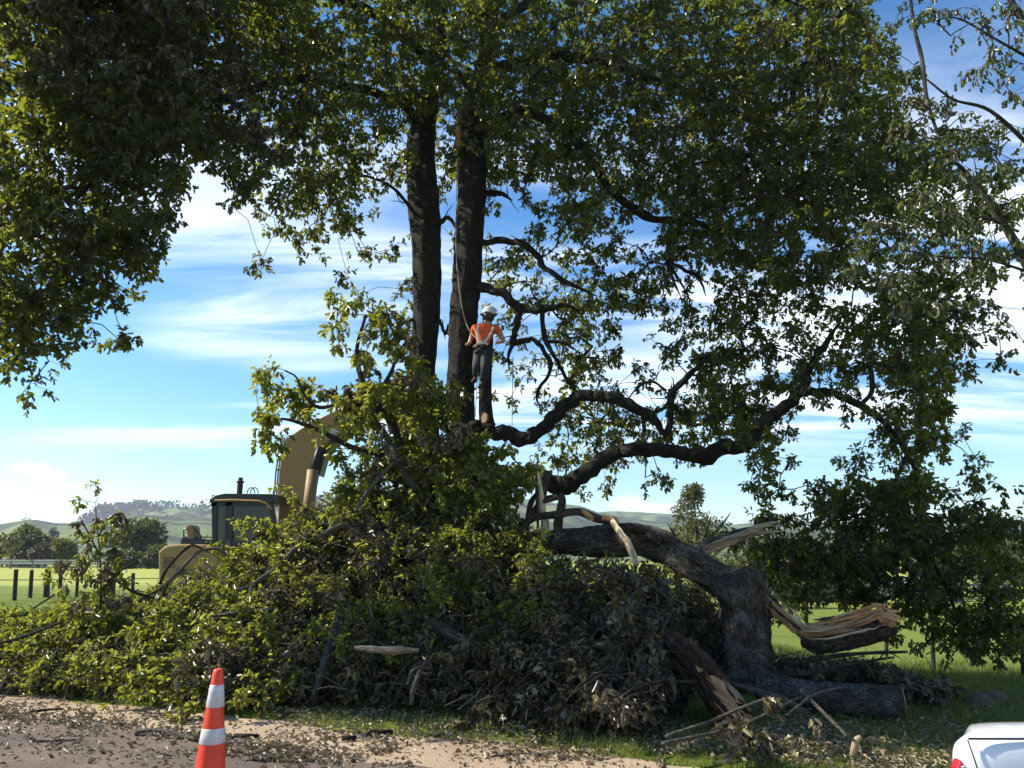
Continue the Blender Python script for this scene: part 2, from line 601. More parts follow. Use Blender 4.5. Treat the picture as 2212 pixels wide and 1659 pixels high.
def glass_mat():
    m, n = material('cab_glass')
    t = n('BsdfTransparent', Color=(.24, .31, .30))
    g = n('BsdfGlossy', Color=(1, 1, 1), Roughness=.03)
    f = n('Fresnel', IOR=1.45)
    s = n('MixShader', Fac=f)
    n.put(s.inputs[1], t.outputs[0])
    n.put(s.inputs[2], g.outputs[0])
    finish(n, s)
    return m


M['glass'] = glass_mat()

# ------------------------------------------------------------------ ground, road, clay shoulder
xs = np.unique(np.concatenate([np.linspace(-2500, -60, 18), np.linspace(-60, -14, 24), np.linspace(-14, 16, 76), np.linspace(16, 60, 24), np.linspace(60, 2500, 18)]))
ys = np.unique(np.concatenate([np.linspace(-40, 2, 10), np.linspace(2, 30, 71), np.linspace(30, 140, 45), np.linspace(140, 4000, 24)]))
gx, gy = np.meshgrid(xs, ys)
und = (np.sin(gx * .9 + np.sin(gy * .7)) * np.cos(gy * .8 + 1.3) * .035 + np.sin(gx * .31 + 2) * np.sin(gy * .27) * .08) * sstep(gy + .47 * gx, 9.5, 13) * (1 - sstep(gy, 60, 120))
gzv = gz(gx, gy) + und
idx = np.arange(gx.size).reshape(gx.shape)
quads = np.stack([idx[:-1, :-1], idx[:-1, 1:], idx[1:, 1:], idx[1:, :-1]], -1).reshape(-1, 4)
mesh_obj('ground', np.stack([gx, gy, gzv], -1).reshape(-1, 3), quads, M['ground'], smooth=True, kind='structure')


def edge_line(pa, pb, t0, t1, step, amp, seed):
    a, b = G(*pa)[:2], G(*pb)[:2]
    d = (b - a) / np.linalg.norm(b - a)
    nn = np.array([-d[1], d[0]])
    t = np.arange(t0, t1, step)
    rg = np.random.default_rng(seed)
    w = sum(amp / k * np.sin(t * k * 1.7 + rg.uniform(0, 6)) for k in (1, 2, 3.3, 6.1, 11)) + rg.normal(0, amp * .18, len(t))
    return a + np.outer(t, d) + np.outer(w, nn), d, nn


def strip(name, near, far, z, mat, **kw):
    k = min(len(near), len(far))
    near, far = near[:k], far[:k]
    v = np.vstack([np.c_[near, np.full(k, z)], np.c_[far, np.full(k, z)]])
    f = [(i, i + 1, i + 1 + k, i + k) for i in range(k - 1)]
    return mesh_obj(name, v, f, mat, **kw)


grass_edge, RD, RN = edge_line((350, 1532), (900, 1592), -26, 22, .12, .10, 3)
road_edge, _, _ = edge_line((123, 1550), (330, 1579), -24, 24, .12, .07, 5)
near_edge = road_edge - RN * 9
strip('clay_shoulder', grass_edge - RN * 6, grass_edge, .005, M['dirt'], kind='structure')
strip('road', near_edge, road_edge, .010, M['road'], kind='structure')


# ------------------------------------------------------------------ hills
def ridge(name, pts, dist, depth, seed, rough):
    px = np.linspace(pts[0][0], pts[-1][0], 160)
    py = np.interp(px, [p[0] for p in pts], [p[1] for p in pts])
    rg = np.random.default_rng(seed)
    k = 26
    V = np.zeros((k, len(px), 3))
    top = PV(px, py, np.full(len(px), float(dist)))
    noise = np.cumsum(rg.normal(0, 1, (k, len(px))), 1)
    noise -= np.linspace(0, 1, len(px)) * noise[:, -1:]
    for i in range(k):
        s = i / (k - 1)
        yy = dist - depth * (1 - s)
        prof = s ** 1.25
        gul = 1 - .30 * math.sin(math.pi * s) * np.sin(px * .035 + s * 2.2 + seed) * np.sin(px * .011 + 1.7 * seed)
        V[i, :, 0] = top[:, 0] * (yy / dist)
        V[i, :, 1] = yy
        V[i, :, 2] = -2 + (top[:, 2] + 2) * prof * (gul if i < k - 1 else 1)
    back = V[-1].copy()
    back[:, 1] += depth
    back[:, 2] = -10
    V = np.concatenate([V, back[None]], 0)
    ii = np.arange(V.shape[0] * V.shape[1]).reshape(V.shape[:2])
    q = np.stack([ii[:-1, :-1], ii[:-1, 1:], ii[1:, 1:], ii[1:, :-1]], -1).reshape(-1, 4)
    mesh_obj(name, V.reshape(-1, 3), q, M['hill'], smooth=True, kind='structure')
    return V


hA = ridge('hills', [(-900, 1150), (-300, 1120), (-60, 1134), (0, 1132), (70, 1121), (120, 1130), (200, 1131), (235, 1122), (300, 1112), (420, 1118), (700, 1135), (2212, 1150)], 1100, 500, 1, .2)
hB = ridge('hills', [(-600, 1180), (120, 1160), (190, 1125), (225, 1100), (260, 1094), (330, 1093), (400, 1097), (455, 1090), (560, 1085), (700, 1075), (900, 1062), (1000, 1068),
                     (1080, 1071), (1150, 1080), (1256, 1093), (1296, 1109), (1400, 1125), (1700, 1150)], 1700, 550, 2, .2)
hC = ridge('hills', [(700, 1150), (1150, 1120), (1280, 1108), (1320, 1104), (1376, 1106), (1456, 1111), (1576, 1134), (1640, 1128), (1760, 1140), (2000, 1120), (2300, 1125), (3000, 1150)], 2300, 600, 3, .2)


# ------------------------------------------------------------------ leaf engine
T_FULL = np.array([(0, 0, 0), (1, 0, -.16), (.20, .17, .05), (.34, .10, .03), (.52, .29, .07), (.66, .16, .02), (.86, .20, 0),
                   (.20, -.17, .05), (.34, -.10, .03), (.52, -.29, .07), (.66, -.16, .02), (.86, -.20, 0)])
F_FULL = [(0, 1, 6, 5, 4, 3, 2), (0, 7, 8, 9, 10, 11, 1)]
T_MID = np.array([(0, 0, 0), (1, 0, -.15), (.30, .24, .07), (.47, .13, .03), (.74, .25, .02), (.30, -.24, .07), (.47, -.13, .03), (.74, -.25, .02)])
F_MID = [(0, 1, 4, 3, 2), (0, 5, 6, 7, 1)]
T_QUAD = np.array([(0, 0, 0), (.5, .32, .05), (1, 0, -.1), (.5, -.32, .05)])
F_QUAD = [(0, 3, 2, 1)]
T_BLADE = np.array([(0, -.035, 0), (0, .035, 0), (1, 0, -.05)])
F_BLADE = [(0, 1, 2)]


def unit(v):
    return v / (np.linalg.norm(v, axis=-1, keepdims=True) + 1e-9)


class Leaves:
    def __init__(self):
        self.p, self.d, self.n, self.s, self.t, self.w = [], [], [], [], [], []

    def add(self, p, d, nrm, s, tone, wilt):
        k = len(p)
        self.p.append(p); self.d.append(d); self.n.append(nrm)
        self.s.append(np.broadcast_to(s, (k,)))
        self.t.append(np.broadcast_to(tone, (k,)))
        self.w.append(np.broadcast_to(wilt, (k,)))

    def sprigs(self, tips, axes, nleaf, size, tone, wilt, spread=.10, droop=.35, rg=rng):
        """rosettes of leaves round twig tips"""
        K = len(tips)
        if K == 0:
            return
        tips, axes = np.repeat(tips, nleaf, 0), np.repeat(unit(axes), nleaf, 0)
        m = len(tips)
        tone = np.repeat(np.broadcast_to(tone, (K,)), nleaf) + rg.normal(0, .13, m)
        wilt = np.repeat(np.broadcast_to(wilt, (K,)), nleaf)
        wilt = np.clip(wilt + rg.normal(0, .12, m), 0, 1)
        back = rg.uniform(0, 1, m) ** 1.5
        pos = tips - axes * (back * spread * 1.6)[:, None] + rg.normal(0, .012, (m, 3))
        rad = rg.normal(0, 1, (m, 3))
        rad -= axes * (rad * axes).sum(1)[:, None]
        rad = unit(rad)
        d = axes * (.75 - .7 * back)[:, None] + rad * rg.uniform(.5, 1.1, m)[:, None]
        d[:, 2] -= droop + wilt * .45
        d = unit(d + rg.normal(0, .18, (m, 3)))
        up = np.array([0, 0, 1.0]) + rg.normal(0, .55, (m, 3)) + axes * .3 + wilt[:, None] * rg.normal(0, .8, (m, 3))
        s = size * rg.uniform(.62, 1.2, m)
        self.add(pos, d, up, s, tone, wilt)

    def count(self):
        return sum(len(x) for x in self.p)

    def build(self, name, mat, parent=None, tmpl='mid', **kw):
        p, d, u = np.concatenate(self.p), unit(np.concatenate(self.d)), np.concatenate(self.n)
        s, t, w = np.concatenate(self.s), np.clip(np.concatenate(self.t), 0, 1), np.concatenate(self.w)
        side = unit(np.cross(u, d))
        nr = np.cross(d, side)
        T, F = {'full': (T_FULL, F_FULL), 'mid': (T_MID, F_MID), 'quad': (T_QUAD, F_QUAD), 'blade': (T_BLADE, F_BLADE)}[tmpl]
        m, k = len(p), len(T)
        curl = (.5 + rng.uniform(0, 1.6, m) + 2.2 * w)[:, None]
        wid = (rng.uniform(.8, 1.15, m) * (1 - .35 * w * rng.uniform(0, 1, m)))[:, None]
        V = (p[:, None, :] + s[:, None, None] * (d[:, None, :] * T[None, :, 0, None] + side[:, None, :] * (T[None, :, 1] * wid)[:, :, None]
                                                  + nr[:, None, :] * (T[None, :, 2] * curl)[:, :, None]))
        loops = np.concatenate([np.asarray(f) for f in F])
        tot = np.array([len(f) for f in F])
        L = (loops[None] + (np.arange(m) * k)[:, None]).ravel()
        lens = np.tile(tot, m)
        me = bpy.data.meshes.new(name)
        me.vertices.add(m * k)
        me.vertices.foreach_set('co', V.astype(np.float32).ravel())
        me.loops.add(len(L))
        me.loops.foreach_set('vertex_index', L.astype(np.int32))
        me.polygons.add(len(lens))
        me.polygons.foreach_set('loop_start', np.concatenate([[0], np.cumsum(lens)[:-1]]).astype(np.int32))
        me.update(calc_edges=True)
        for an, dat in (('tone', t), ('wilt', w)):
            a = me.attributes.new(an, 'FLOAT', 'POINT')
            a.data.foreach_set('value', np.repeat(dat, k).astype(np.float32))
        me.materials.append(mat)
        return link(bpy.data.objects.new(name, me), name, parent, **kw)


def twig_mesh(a, b, r0, r1, sag=0.06, sides=3, rg=rng):
    """many two-piece twigs at once: verts, quads"""
    k = len(a)
    L = np.linalg.norm(b - a, axis=1)
    mid = (a + b) / 2 + rg.normal(0, 1, (k, 3)) * (L * .10)[:, None]
    mid[:, 2] += L * sag
    t = unit(b - a)
    n1 = unit(np.cross(t, np.array([.3, .5, .81])))
    n2 = np.cross(t, n1)
    ang = np.arange(sides) * 2 * np.pi / sides
    ring = n1[:, None, :] * np.cos(ang)[None, :, None] + n2[:, None, :] * np.sin(ang)[None, :, None]
    r0, r1 = np.broadcast_to(r0, (k,)), np.broadcast_to(r1, (k,))
    V = np.stack([a[:, None] + ring * r0[:, None, None], mid[:, None] + ring * ((r0 + r1) / 2)[:, None, None], b[:, None] + ring * r1[:, None, None]], 1)
    V = V.reshape(-1, 3)
    base = (np.arange(k) * 3 * sides)[:, None, None]
    j = np.arange(sides)
    q = np.stack([j, (j + 1) % sides, (j + 1) % sides + sides, j + sides], -1)
    Fq = np.concatenate([q, q + sides], 0)[None] + base
    B = np.zeros((len(V), 3))
    B[:, 2] = V[:, 2]
    B[:, 0] = np.tile(np.tile(np.cos(ang), 3), k) * .02
    return V, Fq.reshape(-1, 4), B


def grow(nodes, seeds, maxr=.05, minr=.006):
    """join every clump to the nearest wood already reached; returns branch verts/faces"""
    n_ = len(nodes)
    best = np.full(n_, 1e9)
    par = np.full(n_, -1)
    for i in range(0, n_, 256):
        D = np.linalg.norm(nodes[i:i + 256, None] - seeds[None], axis=2)
        best[i:i + 256] = D.min(1)
        par[i:i + 256] = -1 - D.argmin(1)
    done = np.zeros(n_, bool)
    order = []
    cost = best.copy()
    for _ in range(n_):
        i = int(np.argmin(np.where(done, 1e9, cost)))
        done[i] = True
        order.append(i)
        D = np.linalg.norm(nodes - nodes[i], axis=1)
        upd = (~done) & (D < cost)
        cost[upd] = D[upd]
        par[upd] = i
    size = np.ones(n_)
    for i in reversed(order):
        if par[i] >= 0:
            size[par[i]] += size[i]
    start = np.array([nodes[p] if p >= 0 else seeds[-1 - p] for p in par])
    r = np.clip(minr * size ** .42, minr, maxr)
    r0 = np.array([r[p] if p >= 0 else min(maxr, r[i] * 1.25) for i, p in enumerate(par)])
    r0 = np.minimum(r0, r * 1.6)
    ok = np.linalg.norm(nodes - start, axis=1) > .02
    return twig_mesh(start[ok], nodes[ok], r0[ok], r[ok], .05, 4), unit(nodes - start)


def sample_path(path, step=.12):
    pts, rad = pxpath(path)
    pts, rad = spline(pts, rad, 8)
    return pts


CELL = 2212 / 40.0


def parse_grid(txt, row0=0):
    out = []
    for r, line in enumerate(txt.strip('\n').split('\n')):
        for c, ch in enumerate(line.rstrip()):
            if ch in '123456789':
                out.append((c, r + row0, int(ch)))
    return out


# ------------------------------------------------------------------ background trees
def far_tree(name, label, px, pbase, ptop, width_px, Y, mat, tones, wilt=0.0, n=2600, leaf=.34, shape='round', trunk_px=None, group=None, lean=0, zb=0.0, low=.1):
    base = P(px, pbase, Y)
    base[2] = zb
    top = P(px, ptop, Y)
    H = top[2] - base[2]
    W = width_px * MPP(px, ptop, Y) / 2
    rg = np.random.default_rng(abs(hash((px, ptop))) % 9999)
    t = empty(name, base, label, 'tree', group)
    g = Geo()
    g.tube([base + [0, 0, -.3], base + [lean * .3, 0, H * .35], base + [lean, 0, H * .8]], [W * .10 + .08, W * .07 + .05, .03], 8, rough=.1, sub=3)
    for k in range(5):
        a = rg.uniform(0, 6.28)
        z0 = H * rg.uniform(.25, .5)
        g.tube([base + [lean * z0 / H, 0, z0], base + [math.cos(a) * W * .35, math.sin(a) * W * .35, z0 + H * .13], base + [math.cos(a) * W * .65, math.sin(a) * W * .65, z0 + H * .3]], [W * .04 + .03, W * .03 + .02, .02], 6, sub=2)
    g.build('trunk', M['twig'], t)
    K = 46 if shape != 'cone' else 60
    u = unit(rg.normal(0, 1, (K, 3)))
    rr = rg.uniform(.35, 1, K) ** .5
    c = u * rr[:, None]
    if shape == 'cone':
        hh = rg.uniform(0, 1, K) ** 1.4
        rad = (1 - hh) ** .8 * rg.uniform(.3, 1, K) * .95 + .04
        an = rg.uniform(0, 6.28, K)
        C = np.stack([np.cos(an) * rad * W, np.sin(an) * rad * W, (low + hh * (1 - low)) * H * .97], -1)
        cr = W * (.16 + .22 * (1 - hh))
    else:
        C = np.stack([c[:, 0] * W * .80, c[:, 1] * W * .80, H * (low + (1 - low) * (.48 + .42 * c[:, 2]))], -1)
        cr = W * rg.uniform(.20, .36, K)
    C[:, 0] += lean * C[:, 2] / H
    lv = Leaves()
    per = max(8, n // K)
    for i in range(K):
        q = unit(rg.normal(0, 1, (per, 3))) * (rg.uniform(.15, 1, per) ** .45)[:, None]
        pos = base + C[i] + q * cr[i] * np.array([1, 1, .75])
        lv.add(pos, unit(q + rg.normal(0, .6, (per, 3))), rg.normal(0, .8, (per, 3)) + [0, 0, .6], leaf * rg.uniform(.6, 1.3, per), rg.normal(tones, .16, per), np.clip(rg.normal(wilt, .1, per), 0, 1))
    lv.build('crown', mat, t, 'mid' if leaf < .3 else 'quad')
    return t


M['far_leaf'] = leaf_mat('far_leaf', [(.020, .032, .012), (.035, .055, .016), (.07, .09, .022), (.20, .19, .03)],
                         [(.05, .03, .02), (.09, .05, .032), (.13, .08, .045), (.10, .05, .03)], (.22, .24, .03), .3, .6)
FT = 'trees across the far paddock'
far_tree('broad_tree', 'broad olive-green tree beyond the left fence, largest of its row', 56, 1232, 1136, 108, 125, M['far_leaf'], .62, .12, 3600, .75, group=FT, low=-.05)
far_tree('russet_tree', 'small russet-leaved tree in front of the broad olive-green tree', 82, 1230, 1168, 44, 119, M['far_leaf'], .5, .85, 1400, .5, group=FT, low=0)
far_tree('yellowing_tree', 'yellowing round tree just right of the russet tree', 128, 1232, 1158, 70, 124, M['far_leaf'], .86, .05, 2200, .6, group=FT, low=-.02)
far_tree('dark_tree', 'dark flat-topped tree behind the upright leafy sprig at left', 300, 1234, 1122, 110, 120, M['far_leaf'], .22, 0, 3400, .7, group=FT, low=.22)
far_tree('low_shrub', 'low green shrub between the dark tree and the excavator', 336, 1236, 1172, 60, 112, M['far_leaf'], .4, .0, 1500, .5, group=FT, low=-.05)
far_tree('low_shrub', 'small grey-green shrub below the dark flat-topped tree', 276, 1236, 1188, 40, 110, M['far_leaf'], .45, .1, 1000, .5, group=FT, low=-.05)
far_tree('edge_tree', 'dark tree cut off by the left edge of the picture', -22, 1234, 1150, 70, 128, M['far_leaf'], .2, 0, 1800, .7, group=FT, low=0)
far_tree('conifer', 'tall bluish conifer rising in front of the green hill', 106, 1200, 1139, 20, 420, M['conifer'], .6, 0, 700, 1.6, 'cone', group='conifers by the hill', low=.1)
far_tree('conifer', 'short bluish conifer beside the taller one before the hill', 117, 1200, 1146, 14, 420, M['conifer'], .6, 0, 500, 1.4, 'cone', group='conifers by the hill', low=.1)
far_tree('poplar', 'pointed grey-green poplar standing behind the arched fallen trunk', 1512, 1290, 1052, 230, 42, M['far_leaf'], .72, .15, 6500, .20, 'cone', group='trees right of the fallen trunk', zb=-.9, low=.05)
RT = 'trees right of the fallen trunk'
for nm, lb, px, pt, wd, Y, tn, wl in (
        ('hedge_tree', 'dark rounded tree right of the pointed poplar, behind the splintered spar', 1625, 1150, 120, 50, .3, 0),
        ('hedge_tree', 'pale grey-green tree seen through the drooping oak foliage', 1730, 1140, 130, 52, .5, .2),
        ('yellow_tree', 'yellow-leaved autumn tree behind the drooping oak bough, left one', 1792, 1152, 70, 56, .97, 0),
        ('hedge_tree', 'mid-green tree between the two yellow trees at right', 1880, 1130, 130, 54, .4, .05),
        ('yellow_tree', 'low yellow-leaved tree near the right edge, behind oak leaves', 2045, 1172, 80, 50, .95, 0),
        ('hedge_tree', 'tall dark tree near the right edge of the picture', 2130, 1112, 130, 55, .22, 0),
        ('hedge_tree', 'grey-green tree cut by the right edge of the picture', 2230, 1140, 120, 50, .45, .1)):
    far_tree(nm, lb, px, 1290, pt, wd, Y, M['far_leaf'], tn, wl, 2600, .30, group=RT, zb=-.9, low=-.05)

# clumps of bush along the hill tops: a far wood nobody could count
lv = Leaves()
for V, lo, hi, cnt, sz in ((hB, 46, 66, 120, 9), (hB, 66, 118, 120, 9), (hA, 40, 110, 14, 3), (hC, 50, 110, 14, 6)):
    for i in range(cnt):
        c = rng.integers(lo, hi)
        row = -2 if rng.random() < .55 else rng.integers(-6, -2)
        b = V[row, c] + np.array([rng.uniform(-6, 6), -4, 0])
        k = 34
        s = sz * rng.uniform(.5, 1.2)
        q = unit(rng.normal(0, 1, (k, 3))) * (rng.uniform(.2, 1, k) ** .5)[:, None]
        lv.add(b + q * np.array([1.6, 1.2, .8]) * s + [0, 0, s * .15], unit(q + rng.normal(0, .4, (k, 3))), rng.normal(0, .7, (k, 3)) + [0, 0, .7], s * .9, rng.normal(.25, .1, k), 0)
lv.build("hill_bush", M["conifer"], None, "quad", label="dark bush and trees scattered along the hill tops", cat="woodland", kind="stuff")
mast = P(389, 1093, 1690)
g = Geo().tube([mast + [0, 0, -6], mast + [0, 0, 12], mast + [0, 0, 30]], [.55, .4, .25], 5)
g.tube([mast + [-1.6, 0, 22], mast + [1.6, 0, 22]], .2, 4)
g.build('radio_mast', M['steel'], None, label='thin radio mast on the ridge of the far hill', cat='mast')

# ------------------------------------------------------------------ fences
def fence_post(parent, px, base_y, top_y, w, Y=None, zb=0.0, lean=0.0):
    b = G(px, base_y, zb) if Y is None else P(px, base_y, Y)
    Yd = b[1]
    t = P(px + lean, top_y, Yd)
    r = w * MPP(px, base_y, Yd) / 2
    b = b.copy()
    b[2] -= .3
    return Geo().tube([b, (b + t) / 2 + rng.normal(0, .006, 3), t], [r * 1.05, r, r * .96], 8, rough=.05, ridge=.04, seed=int(px) + 400).build('post', M['post'], parent), t


fl = empty('wire_fence', G(100, 1297), 'dark timber post and wire fence along the left paddock', 'fence')
for px, by, ty, w, ln in ((32, 1300, 1230, 8.5, 3), (66, 1295, 1231, 8, 3), (100, 1293, 1229, 12, 4), (129, 1291, 1232, 8, 3), (166, 1290, 1238, 7, 2), (246, 1286, 1243, 8, 1), (287, 1287, 1238, 8, 1), (-20, 1304, 1229, 9, 3), (-75, 1307, 1229, 9, 3)):
    fence_post(fl, px, by, ty, w, lean=ln)
for zz in (.82, .55, .28):
    a, b = P(-300, 1262, 27.0), P(420, 1266, 30.5)
    a[2] = b[2] = zz
    Geo().tube([a, (a + b) / 2 + [0, 0, -.02], b], .016 if zz > .7 else .004, 5).build('wire', M['wire'], fl)
fr = empty('wire_fence', P(1912, 1405, 20.8), 'post and wire fence behind the drooping oak foliage at right', 'fence')
rp = []
for px, by, ty, w, Yd in ((1742, 1372, 1296, 8, 24), (1912, 1407, 1313, 8, 20.4), (2013, 1436, 1322, 9, 17.2), (2207, 1475, 1326, 11, 13.6), (1640, 1352, 1290, 7, 27)):
    o, t = fence_post(fr, px, by, ty, w, Y=Yd)
    rp.append((px, t))
rp.sort(key=lambda q: q[0])
for dz in (.12, .45, .8):
    Geo().tube([t - [0, 0, dz] for _, t in rp], .005, 4).build('wire', M['wire'], fr)

ff = empty('rail_fence', G(60, 1229), 'grey post and rail fence across the far side of the left paddock', 'fence')
Yf = 112
xa, xb = P(-260, 1229, Yf)[0], P(620, 1229, Yf)[0]
for i, x in enumerate(np.arange(xa, xb, 3.2)):
    Geo().box((x - .07, Yf - .07, -.1), (x + .07, Yf + .07, 1.16)).build('post', M['rail_grey'], ff)
for zz in (.28, .62, .98):
    Geo().box((xa, Yf - .13, zz - .07), (xb, Yf - .075, zz + .07)).build('rail', M['rail_grey'], ff)
fw = empty('white_rail_fence', G(60, 1226), 'white railing behind the grey fence, at the far side of the left paddock', 'fence')
for x in np.arange(xa, xb, 5.0):
    Geo().box((x - .05, 117.9, -.1), (x + .05, 118, 1.25)).build('post', M['rail_white'], fw)
for zz in (.75, 1.15):
    Geo().box((xa, 117.8, zz - .14), (xb, 117.89, zz + .14)).build('rail', M['rail_white'], fw)
for px, tp, w, lb in ((183, 1208, 4, 'pale plastic tree guard left of the upright sprig'), (271, 1214, 4, 'pale leaning tree guard near the dark tree')):
    b, t = G(px + 2, 1237), P(px - 1, tp - 6, G(px, 1237)[1])
    Geo().tube([b, t], [.13, .12], 8).build('tree_guard', M['guard'], None, label=lb, cat='tree guard')


# ------------------------------------------------------------------ far buildings
def house(name, label, px0, px1, eave, ridge_y, base_z, Y, wallm, roofm):
    a, b = P(px0, eave, Y), P(px1, eave, Y)
    rz, ez, D = P(px0, ridge_y, Y)[2], a[2], 6.0
    t = empty(name, ((a[0] + b[0]) / 2, Y, base_z), label, 'building')
    Geo().box((a[0] + .3, Y, base_z), (b[0] - .3, Y + D, ez)).build('wall', wallm, t)
    g = Geo()
    x0, x1 = a[0], b[0]
    v = [(x0, Y - .4, ez), (x1, Y - .4, ez), (x1, Y + D + .4, ez), (x0, Y + D + .4, ez), (x0 + 1.2, Y + D / 2, rz), (x1 - 1.2, Y + D / 2, rz)]
    g.add(v, [(0, 1, 5, 4), (2, 3, 4, 5), (0, 4, 3), (1, 2, 5), (0, 3, 2, 1)]).build('roof', roofm, t)
    w = (b[0] - a[0])
    for k in (.22, .5, .75):
        x = a[0] + w * k
        wn = Geo().box((x - .45, Y - .06, base_z + 1.0), (x + .45, Y - .003, base_z + 2.0)).build('window', M['black'], t)
        Geo().box((x - .53, Y - .09, base_z + .9), (x + .53, Y - .062, base_z + .99)).build('sill', M['rail_white'], wn)
    return t


house('farm_house', 'grey-roofed farm house half hidden by shrubs at far left', 284, 330, 1213, 1196, 0, 122, M['wall'], M['roof'])
house('farm_shed', 'long low dark shed seen beneath the drooping oak foliage', 1660, 1860, 1264, 1246, -.9, 46, M['shed'], M['rail_grey'])
house('farm_shed', 'blue-walled shed near the right edge behind oak leaves', 1990, 2090, 1268, 1244, -.9, 46, M['shed'], M['roof'])
fq = empty('rail_fence', P(1900, 1289, 44), 'low timber rail fence across the right-hand paddock', 'fence')
xa, xb = 10.0, 34.0
for x in np.arange(xa, xb, 2.6):
    Geo().box((x - .06, 43.94, -1.0), (x + .06, 44.06, .15)).build('post', M['rail_grey'], fq)
for zz in (-.55, -.2, .08):
    Geo().box((xa, 43.85, zz - .07), (xb, 43.93, zz + .07)).build('rail', M['rail_grey'], fq)
